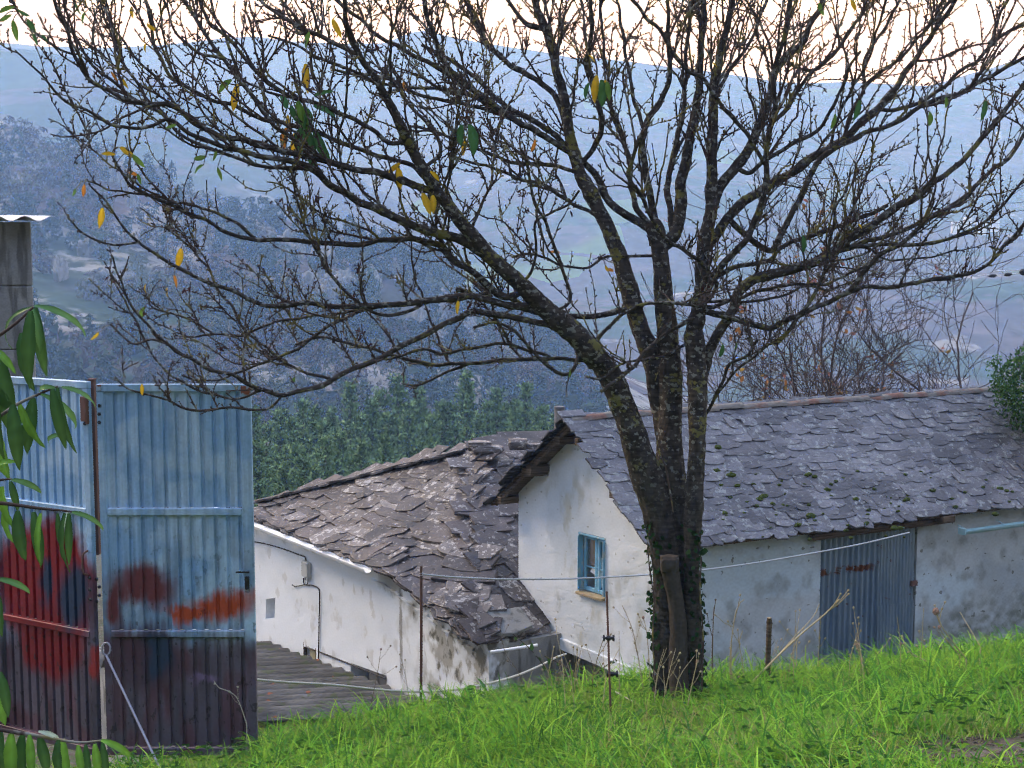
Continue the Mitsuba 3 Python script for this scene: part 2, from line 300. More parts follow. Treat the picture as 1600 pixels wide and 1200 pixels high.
def hill_fn(rock, green, zs):
    """Woods, heath, crags and pastures seen from afar: bare purple-brown broadleaf, dark conifers, grey rock, green fields."""
    def fn(p, n, uv):
        k, fq = zs, (.3 if rock > 0 else .06)
        a = fbm(p.x * .012 * k, p.y * .012 * k, p.z * .02 * k, 4); b = fbm(p.x * .045 * k + 3, p.y * .045 * k, p.z * .07 * k, 4); f = fbm(p.x * fq * k, p.y * fq * k, p.z * fq * k, 3)
        c = mix(C3(.060, .048, .052), C3(.030, .048, .026), smoothstep(.42, .60, a))
        c = mix(c, C3(.088, .060, .058), smoothstep(.50, .66, b) * .7)
        c = c * (.45 + 1.1 * f)
        r = fbm(p.x * .03 * k + 9, p.y * .03 * k, p.z * .016 * k, 4)
        c = mix(c, C3(.22, .21, .20) * (.5 + f), smoothstep(.62 - rock, .70 - rock, r) * smoothstep(.35, .6, f + b - .5) * .85)
        v1, v2, rnd = voronoi(p.x * .011 * k, (p.y * .5 + p.z * 1.6) * .011 * k)
        fld = dr.select((rnd > 1 - green) & (v2 - v1 > .08), 1.0, 0.0) * smoothstep(.38, .5, fbm(p.x * .006 * k, p.y * .006 * k, 3.0, 3))
        return mix(c, mix(C3(.060, .12, .030), C3(.09, .14, .045), rnd) * (.8 + .4 * f), fld)
    return proc(fn)
mat('crag_hill', hill_fn(.14, .0, 1.0), .95, .1)
mat('far_hill', hill_fn(-.05, .0, .6), .95, .1)
mat('mid_hill', hill_fn(-.05, .16, 1.5), .95, .1)
# ------------------------------------------------------------------ ground, hills, haze
def ground_z(x, y):
    x, y = np.asarray(x, float), np.asarray(y, float)
    base = 1.69 + .208 * np.minimum(y, 25) + .17 * np.clip(y - 25, 0, 120) + .10 * np.maximum(y - 145, 0)
    side = .11 * 9 * np.tanh(x / 9) - .14 * np.clip(-1.0 - x, 0, 4) * np.clip((y - 9.9) / 1.5, 0, 1)
    crest = .085 * np.exp(-((x - 3.0) / 1.6) ** 2) * np.clip((y - 8) / 3, 0, 1) + .25 * np.clip(y - 11.6, 0, 14) * (1 + np.tanh((-x + .5) / 1.5) * .35)
    p = np.stack([x * .8, y * .8, x * 0], -1)
    return -(base - side + crest) + .10 * (meshkit.fbm(p, 3, 3) - .5) + .03 * (meshkit.fbm(p * 5, 2, 8) - .5)
def height_grid(xs, ys, zf):
    X, Y = np.meshgrid(xs, ys); V = np.stack([X, Y, zf(X, Y)], -1).reshape(-1, 3)
    nx = len(xs); i, j = np.meshgrid(np.arange(len(ys) - 1), np.arange(nx - 1), indexing='ij'); a = i * nx + j
    q = np.stack([a, a + 1, a + nx + 1, a + nx], -1).reshape(-1, 4)
    return V, np.vstack([q[:, [0, 1, 2]], q[:, [0, 2, 3]]])
xs = np.concatenate([-np.geomspace(700, 8, 40), np.arange(-7.8, 8.4, .12), np.geomspace(8.6, 900, 40)])
ys = np.concatenate([[-60, -30, -10, -4], np.arange(0, 26, .14), np.geomspace(26.3, 330, 40)])
add('ground', height_grid(xs, ys, ground_z), 'soil', smooth=True, kind='structure', label='sloping ground under the grass with bare brown soil at the path')
def hill(crest, foot_y, foot_z, bsdf, rough, seed, curve=1.0, n=(150, 70), name='hill', label=None):
    """A hillside from its crest (photograph x, y and distance Y) down to a foot nearer by."""
    C = np.array([at(*c) for c in crest]); C = C[np.argsort(C[:, 0])]
    t = np.linspace(0, 1, n[0]); x = C[0, 0] + (C[-1, 0] - C[0, 0]) * t
    cy, cz = np.interp(x, C[:, 0], C[:, 1]), np.interp(x, C[:, 0], C[:, 2])
    cz = cz + rough * .18 * (meshkit.fbm(np.stack([x / rough * .5, x * 0, x * 0 + seed], -1), 4, seed) - .5)
    u = np.linspace(-.25, 1, n[1])[:, None]                      # u < 0: the far side of the crest
    X = np.broadcast_to(x, (n[1], n[0])); Y = np.where(u < 0, cy - u * (cy - foot_y) * .8, cy + (foot_y - cy) * u)
    Z = np.where(u < 0, cz + u * (cz - foot_z), cz + (foot_z - cz) * np.abs(u) ** curve)
    P = np.stack([X, Y, Z], -1); s = 1.0 / rough
    d = (meshkit.fbm(np.stack([X * s, Y * s * .5, Z * s * .5], -1), 5, seed + 3) - .5)
    k = np.clip(u * 6, 0, 1)
    Z = Z + rough * .55 * d * k; Y = Y + rough * .8 * d * k
    V = np.stack([X, Y, Z], -1)
    i, j = np.meshgrid(np.arange(n[1] - 1), np.arange(n[0] - 1), indexing='ij'); a = i * n[0] + j
    q = np.stack([a, a + n[0], a + n[0] + 1, a + 1], -1).reshape(-1, 4)
    add(name, (V.reshape(-1, 3), np.vstack([q[:, [0, 1, 2]], q[:, [0, 2, 3]]])), bsdf, smooth=True, kind='structure', label=label)
    return V
N1 = hill([(-900, 90, 520), (-300, 130, 500), (0, 192, 480), (60, 222, 475), (110, 245, 470), (165, 246, 465), (200, 262, 460), (250, 290, 455), (300, 305, 450), (345, 338, 445), (430, 352, 440), (520, 364, 440), (600, 392, 435), (700, 428, 430),
      (800, 480, 425), (900, 540, 420), (1000, 600, 420), (1200, 700, 420), (1700, 900, 420)], 165, -42, 'crag_hill', 34, 11, .95, (220, 110), label='wooded craggy hillside across the near valley')
hill([(-1200, 30, 1250), (-300, 62, 1200), (0, 72, 1180), (60, 76, 1170), (110, 86, 1150), (180, 100, 1130), (240, 122, 1120), (330, 152, 1100), (450, 208, 1080), (560, 272, 1060), (650, 332, 1040), (760, 425, 1000), (900, 530, 950), (1100, 700, 950)],
     520, -70, 'far_hill', 90, 21, 1.0, label='long blue hillside under the left skyline')
hill([(-1200, 60, 2150), (-300, 74, 2100), (60, 73, 2100), (150, 70, 2100), (260, 66, 2100), (400, 57, 2100), (520, 61, 2100), (600, 66, 2100), (650, 52, 2100), (700, 60, 2100), (780, 74, 2100), (850, 84, 2080), (950, 110, 2050), (1050, 140, 2000), (1200, 200, 2000), (1400, 300, 1900), (1900, 420, 1900)],
     1250, -90, 'far_hill', 140, 31, 1.0, label='palest far ridge in the middle of the skyline')
hill([(400, 330, 1800), (600, 210, 1850), (750, 125, 1850), (850, 92, 1850), (960, 94, 1850), (1080, 108, 1850), (1250, 130, 1850), (1350, 134, 1850), (1450, 135, 1850), (1500, 121, 1850), (1600, 92, 1850), (1800, 50, 1850), (2300, 40, 1800), (3000, 40, 1750)],
     900, -110, 'mid_hill', 120, 41, 1.05, label='broad blue mountainside with pastures under the right skyline')
hill([(300, 420, 1100), (500, 345, 1150), (700, 295, 1150), (850, 268, 1150), (1000, 258, 1150), (1150, 276, 1150), (1300, 312, 1100), (1500, 340, 1050), (1700, 335, 1050), (2300, 330, 1050)],
     640, -95, 'mid_hill', 80, 51, 1.0, label='hazy middle slope with green fields above the valley')
hill([(500, 520, 700), (700, 478, 720), (820, 462, 720), (1000, 470, 720), (1200, 440, 700), (1400, 436, 700), (1600, 424, 700), (1800, 410, 700), (2500, 390, 700)],
     330, -95, 'mid_hill', 50, 61, 1.0, label='blue lower slope of the valley behind the house roof')

# the wooded slope that the village is built on, rising behind the viewer
xs_, us_ = np.linspace(-260, 520, 60), np.linspace(0, 1, 40)
bh = lambda X, Y: np.clip((-14 - Y) / 150, 0, 1.4) ** .85 * 104 + 1.2 + 9 * (meshkit.fbm(np.stack([X * .02, Y * .02, X * 0], -1), 4, 12) - .5) * np.clip((-14 - Y) / 30, 0, 1)
add('hill', height_grid(xs_, -14 - 190 * us_ ** 1.2, bh), 'crag_hill', smooth=True, kind='structure', label='steep wooded slope rising behind the viewer')

# woods on the near hillside: bare broadleaf crowns, dark conifers
CRAGS = [(230, 300, 85, 50), (165, 432, 60, 34), (300, 370, 60, 40), (520, 440, 70, 45), (440, 400, 50, 30), (700, 520, 60, 40)]
def woods(n, seed):
    rng = np.random.default_rng(seed); H, W, _ = N1.shape
    r = rng.uniform(22.5, H - 8, n).astype(int); c = rng.uniform(2, W - 60, n).astype(int)
    P = N1[r, c] + rng.normal(0, 1.2, (n, 3)) * [1, 1, .2]
    dens = meshkit.fbm(P * [.012, .02, .03], 3, 4)
    px = 800 + P[:, 0] / P[:, 1] * FPX
    py = 600 - FPX * (P[:, 1] * SP + P[:, 2] * CP) / (P[:, 1] * CP - P[:, 2] * SP)
    crag = np.zeros(n, bool)
    for cx, cy, rx, ry in CRAGS: crag |= ((px - cx) / rx) ** 2 + ((py - cy) / ry) ** 2 < rng.uniform(.5, 1.1, n)
    keep = ((dens > .44) | (r > 70)) & ~(crag & (rng.random(n) < .7)); P = P[keep & (px > -160) & (px < 1100)]
    n = len(P); con = rng.random(n) < np.clip((meshkit.fbm(P * [.02, .03, .03] + 50, 3, 9) - .36) * 4.5, .05, .9)
    h = np.where(con, rng.uniform(5, 10, n), rng.uniform(4, 7.5, n)); w = np.where(con, h * rng.uniform(.24, .36, n), h * rng.uniform(.38, .55, n))
    m = 70; d = rng.normal(size=(n, m, 3)); d /= np.linalg.norm(d, axis=2, keepdims=True); d *= rng.uniform(.45, 1, (n, m, 1)) ** .5
    zz = d[..., 2] * .5 + .5
    q = np.stack([d[..., 0] * w[:, None], d[..., 1] * w[:, None], zz * h[:, None]], -1)
    q[..., :2] *= np.where(con[:, None], 1.15 - zz, np.sqrt(np.clip(1.05 - (zz * 1.6 - .75) ** 2, .05, 1)))[..., None]
    ctr = P[:, None] + q; s = (h * .098)[:, None, None, None] * rng.uniform(.6, 1.5, (n, m, 1, 1))
    jt = rng.normal(size=(n, m, 3, 3)); dn = (d / np.linalg.norm(d, axis=2, keepdims=True) + [0, 0, .35] + rng.normal(0, .28, d.shape)); dn /= np.linalg.norm(dn, axis=2, keepdims=True)
    jt = jt - dn[:, :, None] * (jt * dn[:, :, None]).sum(-1, keepdims=True) * .85; tri = ctr[:, :, None] + jt * s
    brown, olive, dark = np.array([.046, .030, .028]), np.array([.052, .052, .020]), np.array([.012, .025, .014])
    tone = rng.random(n)[:, None]
    col = np.where(con[:, None], dark * (.7 + .9 * tone), np.where(tone < .72, brown * (.75 + .7 * tone), olive * (.6 + .6 * tone)))
    col = np.repeat(col[:, None], m * 3, 1) * rng.uniform(.88, 1.12, (n, m * 3, 1))
    return (tri.reshape(-1, 3), np.arange(n * m * 3).reshape(-1, 3)), np.clip(col.reshape(-1, 3), 0, 1)
wm, wc = woods(4200, 5)
add('woods', wm, 'matte_color', color=wc, kind='stuff', label='mixed bare purple-brown and dark green woods on the near hillside', cat='woods')

rng = np.random.default_rng(19); ms = []
Pn = N1[20:66].reshape(-1, 3); qx = 800 + Pn[:, 0] / Pn[:, 1] * FPX; qy = 600 - FPX * (Pn[:, 1] * SP + Pn[:, 2] * CP) / (Pn[:, 1] * CP - Pn[:, 2] * SP)
for cx, cy, rx, ry in CRAGS:
    for _ in range(9):
        tx, ty = cx + rng.normal(0, rx * .5), cy + rng.normal(0, ry * .5); k = int(np.argmin((qx - tx) ** 2 + (qy - ty) ** 2)); c = Pn[k]
        s = trimesh.creation.icosphere(3); v = np.array(s.vertices); d = meshkit.fbm(v * [2.2, 2.2, 1.1] + rng.uniform(0, 50), 4, 2)[:, None]; r = np.array([rng.uniform(2, 4.5), rng.uniform(2, 4), rng.uniform(3, 7)]) * (.5 + ry / 100)
        ms.append((c + v * (.35 + 1.2 * d) * r, np.array(s.faces)))
add('crags', cat_mesh(ms), 'crag_rock', smooth=20, kind='structure', label='grey limestone crags standing out of the wooded hillside')
mat('crag_rock', proc(lambda p, n, uv: mix(C3(.10, .098, .095), C3(.24, .235, .23), smoothstep(.3, .7, fbm(p.x * .5, p.y * .5, p.z * .16, 4))) * (.6 + .7 * fbm(p.x * 2.2, p.y * 2.2, p.z * .9, 3))), .9, .2)

scene['haze'] = {'type': 'cube', 'to_world': T().translate([0, 900, 150]).scale([1950, 1900, 295]), 'bsdf': {'type': 'null'}, 'interior': {'type': 'ref', 'id': 'haze_air'}}
tag('haze', 'thin blue mist filling the valley', 'haze', kind='stuff')

# village houses far off on the slope: white walls, red roofs
def village_house(px, py, Y, w, label):
    o = at(px, py, Y); k = thing('village_house', label, 'house', 'tiny white houses on the far slope')
    a, b, h = w, w * .7, w * .55
    v, f = obox(o + [0, 0, h / 2], [a / 2, 0, 0], [0, b / 2, 0], [0, 0, h / 2 + 3]); add(k + '__wall', (v, f), 'white_pvc')
    r = trimesh.convex.convex_hull(np.array([o + [sx * a * .55, sy * b * .6, h] for sx in (-1, 1) for sy in (-1, 1)] + [o + [sx * a * .5, 0, h * 1.6] for sx in (-1, 1)]))
    add(k + '__roof', r, 'terracotta')
for i, (px, py, w, l) in enumerate([(1493, 359, 9, 'tiny white house on the far slope, leftmost of the hamlet'), (1512, 352, 8, 'tiny white house on the far slope, second from the left in the hamlet'),
                     (1532, 361, 11, 'tiny white house on the far slope, widest in the hamlet'), (1554, 356, 9, 'tiny white house on the far slope, rightmost of the hamlet'),
                     (1560, 214, 7, 'tiny white house alone high on the far slope at the right edge')]):
    village_house(px, py, 940 if py > 300 else 1400, w * .62, l)

# ------------------------------------------------------------------ pine plantation
def pine_meshes(seed, h):
    rng = np.random.default_rng(seed)
    t = tube([[0, 0, 0], [.03, 0, h * .5], [0, .02, h * .97]], [.11, .07, .015], 6)
    tri, col = [], []
    z = h * .10
    while z < h * .985:
        f = 1 - z / h; L = (.06 + 1.45 * f ** .95) * rng.uniform(.8, 1.15) * h / 10; nb = rng.integers(5, 8); a0 = rng.uniform(0, 6.28)
        for k in range(nb):
            az = a0 + k * 6.283 / nb + rng.normal(0, .25); l = L * rng.uniform(.7, 1.2); up = .55 - .55 * f + rng.normal(0, .1)
            m = max(3, int(l / .16))
            for j in range(m):
                s = (j + 1) / m; p = np.array([math.cos(az) * l * s, math.sin(az) * l * s, z + l * (up * s + .42 * s * s)])
                w = (.30 - .10 * s) * rng.uniform(.8, 1.3)
                for q in range(7):
                    o = rng.normal(0, .13, 3) + p; e = rng.normal(0, 1, 3) + [math.cos(az) * .7, math.sin(az) * .7, 1.0]; e *= w / np.linalg.norm(e); g = np.cross(e, rng.normal(0, .45, 3) + [math.cos(az) * .8, math.sin(az) * .8, .9]); g *= .062 / np.linalg.norm(g)
                    tri += [o - g, o + g, o + e]
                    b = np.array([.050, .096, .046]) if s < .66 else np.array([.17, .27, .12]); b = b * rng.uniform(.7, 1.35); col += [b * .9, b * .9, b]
        z += h * .052 * rng.uniform(.8, 1.2)
    tri = np.array(tri)
    return t, (tri, np.arange(len(tri)).reshape(-1, 3)), np.array(col)
PV = []
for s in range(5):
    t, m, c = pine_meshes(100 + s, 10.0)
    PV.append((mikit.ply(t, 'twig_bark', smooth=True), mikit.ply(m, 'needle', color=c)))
def pine(px, py, Y, label, v, group='pines of the plantation below the houses'):
    top = at(px, py, Y); g = float(ground_z(top[0], top[1])); s = (top[2] - g) / 10.0
    k = thing('pine_tree', label, 'tree', group); W = T().translate([float(top[0]), float(top[1]), g]).rotate([0, 0, 1], float(RNG.uniform(0, 360))).scale([max(.9, s * .95), max(.9, s * .95), s])
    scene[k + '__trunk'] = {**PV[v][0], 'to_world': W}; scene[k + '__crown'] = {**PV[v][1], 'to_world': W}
front = [(398, 640, 84), (415, 655, 80), (437, 632, 88), (456, 655, 82), (474, 617, 90), (492, 640, 84), (506, 650, 80), (524, 668, 78), (546, 602, 90), (563, 640, 84), (581, 626, 90), (594, 600, 92), (607, 638, 84), (622, 592, 92), (640, 620, 88), (656, 610, 90), (664, 655, 80),
         (676, 640, 86), (690, 632, 88), (706, 622, 88), (729, 584, 92), (748, 640, 86), (762, 622, 90), (776, 610, 92), (790, 622, 90), (806, 628, 86), (822, 592, 92), (850, 628, 88), (838, 645, 84), (866, 640, 86)]
ORD = 'first second third fourth fifth sixth seventh eighth ninth tenth eleventh twelfth thirteenth fourteenth fifteenth sixteenth seventeenth eighteenth nineteenth twentieth twenty-first twenty-second twenty-third twenty-fourth twenty-fifth twenty-sixth twenty-seventh twenty-eighth twenty-ninth thirtieth'.split()
nick = {729: 'tall narrow pine with the highest tip right of the middle of the plantation', 622: 'tall pine with a broad tip in the middle of the plantation', 546: 'tall pine standing clear of the trees beside it left of the middle of the plantation', 822: 'tall pine just left of the grey chimney', 850: 'pine with its tip showing right beside the chimney'}
for i, (px, py, Y) in enumerate(front):
    order = sorted(a for a, *_ in front).index(px)
    pine(px, py, Y, nick.get(px, f'green young pine of the upper row, {ORD[order]} from the gate'), i % 5, 'pines in the upper row of the plantation')
rng = np.random.default_rng(77)
for i in range(34):
    px = 372 + i * 15.3 + rng.normal(0, 4)
    pine(px, 675 + rng.uniform(0, 75), rng.uniform(58, 72), 'dark pine of the closed lower edge of the plantation', i % 5, 'dark lower pines of the plantation')
for i in range(16):
    pine(300 + i * 42 + rng.normal(0, 8), 640 + rng.uniform(-5, 25), rng.uniform(98, 112), 'pine behind the front rows of the plantation', i % 5, 'pines in the back of the plantation')

# ------------------------------------------------------------------ metal gate
ZT, ZB = -1.024, -4.10
def gate_leaf(o, u, n, L, label, zt, flip):
    k = thing('gate_leaf', label, 'gate'); o, u, n = np.array(o, float), np.array(u, float), np.array(n, float); up = np.array([0, 0, 1.0])
    def bar(name, s0, s1, z0, z1, d=.02, proud=.0, m='gate_paint'):
        return add(k + '__' + name, rbox(o + u * (s0 + s1) / 2 + up * (z0 + z1) / 2 + n * proud, u * (s1 - s0) / 2, up * (z1 - z0) / 2, n * d, .004), m, smooth=30)
    st = .058
    r1, r2 = -2.036, -3.052
    bar('top_rail', 0, L, zt - .058, zt, .024); bar('stile', 0, st, ZB + .06, zt - .060, .022); bar('stile', L - st - .03, L, ZB + .06, zt - .060, .022)
    bar('bottom_rail', 0, L, ZB, ZB + .058, .024)
    bar('middle_rail', st + .002, L - st - .032, r1 - .055, r1, .020, .004); bar('middle_rail', st + .002, L - st - .032, r2 - .052, r2, .020, .004)
    s0, s1 = st + .002, L - st - .032
    for za, zb in ((r1 + .002, zt - .062), (r2 + .002, r1 - .057), (ZB + .062, r2 - .054)):      # three ribbed sheets
        pts, s = [], s0
        pitch = (s1 - s0) / 11
        for i in range(11):
            b = s0 + i * pitch
            pts += [(b, 0), (b + pitch * .64, .0), (b + pitch * .69, -.024), (b + pitch * .93, -.024)]
        pts.append((s1, 0)); pts = np.array(pts)
        front_ = np.array([o + u * a + n * (c - .004) for a, c in pts]); back = front_ - n * .002
        m = len(pts); V = np.vstack([front_ + up * za, front_ + up * zb, back + up * za, back + up * zb]); i = np.arange(m - 1)
        q = np.vstack([np.stack([i, i + 1, i + 1 + m, i + m], 1), np.stack([i + 2 * m, i + 3 * m, i + 1 + 3 * m, i + 1 + 2 * m], 1)])
        add(k + '__sheet_panel', (V, q), 'gate_paint')
    return k, bar
u1 = np.array([1.0, 0, 0]); nF = np.array([0, -1.0, 0])
gx0, gx1 = at(151, 600, 10.5)[0], at(392, 600, 10.5)[0]
g1, bar = gate_leaf([gx0, 10.5, 0], u1, nF, gx1 - gx0, 'tall blue sheet metal gate leaf with orange and brick spray paint, facing the viewer squarely', ZT, 1)
def bolts(k, pts, n):
    for c in pts:
        c = np.asarray(c, float); a, b = frame_of(n); s = np.linspace(0, 2 * np.pi, 7)[:-1]
        add(k + '__bolt', trimesh.convex.convex_hull(np.vstack([c + .016 * (np.cos(t) * a + np.sin(t) * b) + n * .0 for t in s] + [c + .011 * (np.cos(t) * a + np.sin(t) * b) + n * .012 for t in s])), 'black_plastic')
bolts(g1, [at(155, y, 10.47) for y in (634, 647, 660, 917, 930, 1125, 1136, 1147)], nF)
bolts(g1, [at(151, y, 10.47) for y in (905, 940)], nF)
add(g1 + '__corner_patch', rbox(at(385, 610, 10.468), [.045, 0, 0], [0, 0, .035], [0, .004, 0], .002), 'rusty_corner')
add(g1 + '__corner_patch', rbox(at(154, 606, 10.468), [.02, 0, 0], [0, 0, .025], [0, .004, 0], .002), 'rusty_corner')
add(g1 + '__latch', cat_mesh([rbox(at(386, 911, 10.462), [.018, 0, 0], [0, 0, .055], [0, .006, 0], .003), rbox(at(379, 894, 10.45), [.055, 0, 0], [0, 0, .006], [0, .008, 0], .003)]), 'black_plastic')
u2 = unit([-.866, .5, 0]); n2 = unit([-.5, -.866, 0])
o2 = at(139, 600, 10.46) * [1, 1, 0]
g2, bar = gate_leaf(o2, u2, n2, 1.24, 'tall gate leaf angled away with a large red spray painted patch, behind hanging green leaves', -1.00, 0)
bolts(g2, [o2 + u2 * .035 + n2 * .024 + [0, 0, z] for z in (-1.20, -1.27, -1.34, -2.6, -2.7, -2.78)], n2)
add(g2 + '__handle', tube(spline([o2 + u2 * .05 + n2 * .02 + [0, 0, -2.38], o2 + u2 * .05 + n2 * .075 + [0, 0, -2.41], o2 + u2 * .05 + n2 * .075 + [0, 0, -2.55], o2 + u2 * .05 + n2 * .02 + [0, 0, -2.58]], .02), .008, 6), 'rust_iron', smooth=True)
add(g2 + '__hinge', cat_mesh([rbox(o2 + u2 * .03 + n2 * .035 + [0, 0, -1.22], u2 * .03, [0, 0, .10], n2 * .012, .004), tube([o2 + u2 * .0 + n2 * .03 + [0, 0, -1.34], o2 + n2 * .03 + [0, 0, -1.1]], .016, 8)]), 'rust_iron', smooth=30)
pk = thing('gate_post', 'narrow rusty brown post between the two gate leaves', 'post')
add(pk + '__pole', rbox([*(at(144, 600, 10.60)[:2]), -1.72], [.022, 0, 0], [0, .03, 0], [0, 0, .72], .004), 'rust_iron', smooth=30)
add(pk + '__cap', rbox([*(at(144, 600, 10.60)[:2]), -.995], [.027, 0, 0], [0, .035, 0], [0, 0, .006], .003), 'rust_iron', smooth=30)
# steel hook rod leaning on the gate
pa, pb = at(166, 1024, 10.36), at(252, 1205, 9.9)
loop = [at(166 + 6.5 * math.cos(t), 1014 + 10 * math.sin(t), 10.37) for t in np.linspace(1.57, 1.57 + 6.0, 12)]
rk = thing('hook_rod', 'thin steel rod with a looped end leaning against the gate', 'rod')
add(rk + '__rod', tube([pa, pb], .0105, 7), 'steel_rod', smooth=True)
add(rk + '__loop', tube(loop, .0085, 6), 'steel_rod', smooth=True)

# ------------------------------------------------------------------ concrete hut at the left edge
hk = thing('concrete_hut', 'grey concrete hut wall with a wavy sheet roof at the left edge', 'hut')
hd = unit([-.46, .89, 0]); hx = at(50, 400, 15.0)[0]; zt = at(50, 347, 15)[2]
for i, (za, zb) in enumerate([(zt - .72, zt), (zt - 1.45, zt - .727), (-4.2, zt - 1.457)]):
    add(hk + '__wall_panel', rbox(np.array([hx - 1.5, 15.0, (za + zb) / 2]) + hd * .9, [1.5, 0, 0], hd * .9, [0, 0, (zb - za) / 2], .012), 'concrete', smooth=30)
m = 90; sx = np.linspace(hx - 3.4, at(88, 345, 14.75)[0], m); zz = .028 * np.sin(np.arange(m) * 2 * np.pi / 7.2)
rows = []
for yy, dz in ((14.72, 0), (17.6, .10)): rows += [np.stack([sx - (yy - 14.72) * .55, sx * 0 + yy, zt + .035 + dz + zz], 1), np.stack([sx - (yy - 14.72) * .55, sx * 0 + yy, zt + .028 + dz + zz], 1)]
V = np.vstack([rows[0], rows[2], rows[1], rows[3]]); i = np.arange(m - 1)
q = np.vstack([np.stack([i, i + 1, i + 1 + m, i + m], 1), np.stack([i + 2 * m, i + 3 * m, i + 1 + 3 * m, i + 1 + 2 * m], 1), np.stack([i + 2 * m, i + 1 + 2 * m, i + 1, i], 1)])
add(hk + '__roof_sheet', (V, q), 'bright_zinc', smooth=False)
mat('bright_zinc', proc(lambda p, n, uv: C3(.58, .60, .62) * (.7 + .5 * fbm(p.x * 12, p.y * 12, 0.0, 3))), .4, .5, metal=.5)
# ------------------------------------------------------------------ slates
def slate(o, u, v, n, w, l, th, rng, rough=1.0):
    """One slate: lower edge at o, u across, v up the slope, n out of the roof; broken lower edge, riven faces."""
    ch = w * rng.uniform(.10, .30); c2 = w * rng.uniform(.10, .30)
    pts = [(-w / 2, l), (-w / 2 + rng.normal(0, .01), l * rng.uniform(.25, .45)), (-w / 2, rng.uniform(.10, .22) * l), (-w / 2 + ch, rng.uniform(.0, .05) * l), (rng.normal(0, w * .08), -rng.uniform(0, .05) * l),
           (w / 2 - c2, rng.uniform(.0, .05) * l), (w / 2, rng.uniform(.10, .24) * l), (w / 2 + rng.normal(0, .01), l * rng.uniform(.25, .45)), (w / 2, l)]
    pts = np.array(pts) + rng.normal(0, .006 * rough, (9, 2)); k = len(pts)
    tilt = rng.normal(0, .012 * rough) ; warp = rng.normal(0, .004 * rough, k)
    top = np.array([o + u * a + v * b + n * (th + tilt * a / w + warp[i]) for i, (a, b) in enumerate(pts)])
    edge = top - n * th * .55; inner = o + (top - o) * 1.0
    cen = pts.mean(0); ins = np.array([cen + (p - cen) * (1 - .035 / max(w, .15)) for p in pts])
    top2 = np.array([o + u * a + v * b + n * (th * 1.12 + tilt * a / w + warp[i]) for i, (a, b) in enumerate(ins)])
    low = np.array([o + u * a + v * b + n * (tilt * a / w + warp[i]) for i, (a, b) in enumerate(pts)])
    ctr = top2.mean(0) + n * rng.normal(0, .003)
    V = np.vstack([low, top, top2, ctr]); i = np.arange(k); j = (i + 1) % k
    # going round the outline clockwise seen from outside (left side up first), so faces are listed to match
    F = np.vstack([np.stack([i, i + k, j + k], 1), np.stack([i, j + k, j], 1), np.stack([i + k, i + 2 * k, j + 2 * k], 1), np.stack([i + k, j + 2 * k, j + k], 1), np.stack([i + 2 * k, i * 0 + 3 * k, j + 2 * k], 1)])
    if np.dot(np.cross(u, v), n) > 0: F = F[:, ::-1]
    # the outline runs from top left down and back up on the right, which is counter-clockwise from outside
    return V, F[:, ::-1] if np.dot(np.cross(V[F[-5][1]] - V[F[-5][0]], V[F[-5][2]] - V[F[-5][0]]), n) < 0 else F
def lay(holder, items, mats, cap, stuff_label):
    """The nearest slates as pieces of their own, the rest joined by tone."""
    items = sorted(items, key=lambda x: x[2])
    for (m, mi_, d) in items[:cap]: put(holder + '__slate', mikit.ply(m, mats[mi_]))
    rest = items[cap:]
    for a in range(len(mats)):
        ms = [m for m, b, d in rest if b == a]
        if ms: add(holder + '__slate_field', cat_mesh(ms), mats[a], kind='stuff', label=stuff_label)

# ------------------------------------------------------------------ barn with the white gable
SL = .903
def roof_z(g): return -3.84 + SL * (g + .25) if g <= 1.5 else -3.84 + SL * 1.75 - .80 * (g - 1.5)
def bp(t, g, z): return np.array([E0[0] + LX[0] * t + GX[0] * g, E0[1] + LX[1] * t + GX[1] * g, z])
barn = thing('barn', 'white gabled barn with a purple slate roof behind the big tree', 'barn')
nG = np.cross(GX, [0, 0, 1]); nG = nG if np.dot(nG, LX) < 0 else -nG                   # out of the gable
nL = np.cross(LX, [0, 0, 1]); nL = nL if np.dot(nL, GX) < 0 else -nL                   # out of the long wall
# gable wall in (g, z): g=0 at the near corner
ghit = lambda px, py: hit(px, py, E0, GX)
GW = 3.01
b1, b2, b3 = ghit(808, 940), ghit(845, 1002), ghit(985, 1062)
wq = [ghit(x, y) for x, y in ((906, 830), (947, 842), (944, 938), (903, 926))]
wg0, wg1 = (wq[1][0] + wq[2][0]) / 2, (wq[0][0] + wq[3][0]) / 2; wz1, wz0 = (wq[0][1] + wq[1][1]) / 2, (wq[2][1] + wq[3][1]) / 2
outline = sg.Polygon([(0, -7.6), (0, roof_z(0) - .05), (1.5, roof_z(1.5) - .06), (GW, roof_z(GW) - .05), (GW, b1[1]), (b2[0], b2[1]), (b3[0], b3[1]), (b3[0] - .02, -7.6)])
outline = outline.difference(sg.box(wg0, wz0, wg1, wz1))
add(barn + '__wall', poly_prism(outline, E0, GX, [0, 0, 1], nG, .34), 'gable_plaster', label='white limewashed gable wall with a window')
# broken lip of render along the lower edge of the gable
add(barn + '__render_lip', rbox((bp(0, b2[0], b2[1]) + bp(0, b3[0], b3[1])) / 2 + nG * .012 + [0, 0, .10], (bp(0, b2[0], b2[1]) - bp(0, b3[0], b3[1])) / 2, [0, 0, .085], nG * .02, .01), 'gable_plaster', smooth=30)
# dark foundation set back under the gable
add(barn + '__foundation', cat_mesh([obox(bp(.55, 1.6, -7.2), GX * 1.5, [0, 0, 1.35], LX * .1)]), 'concrete')
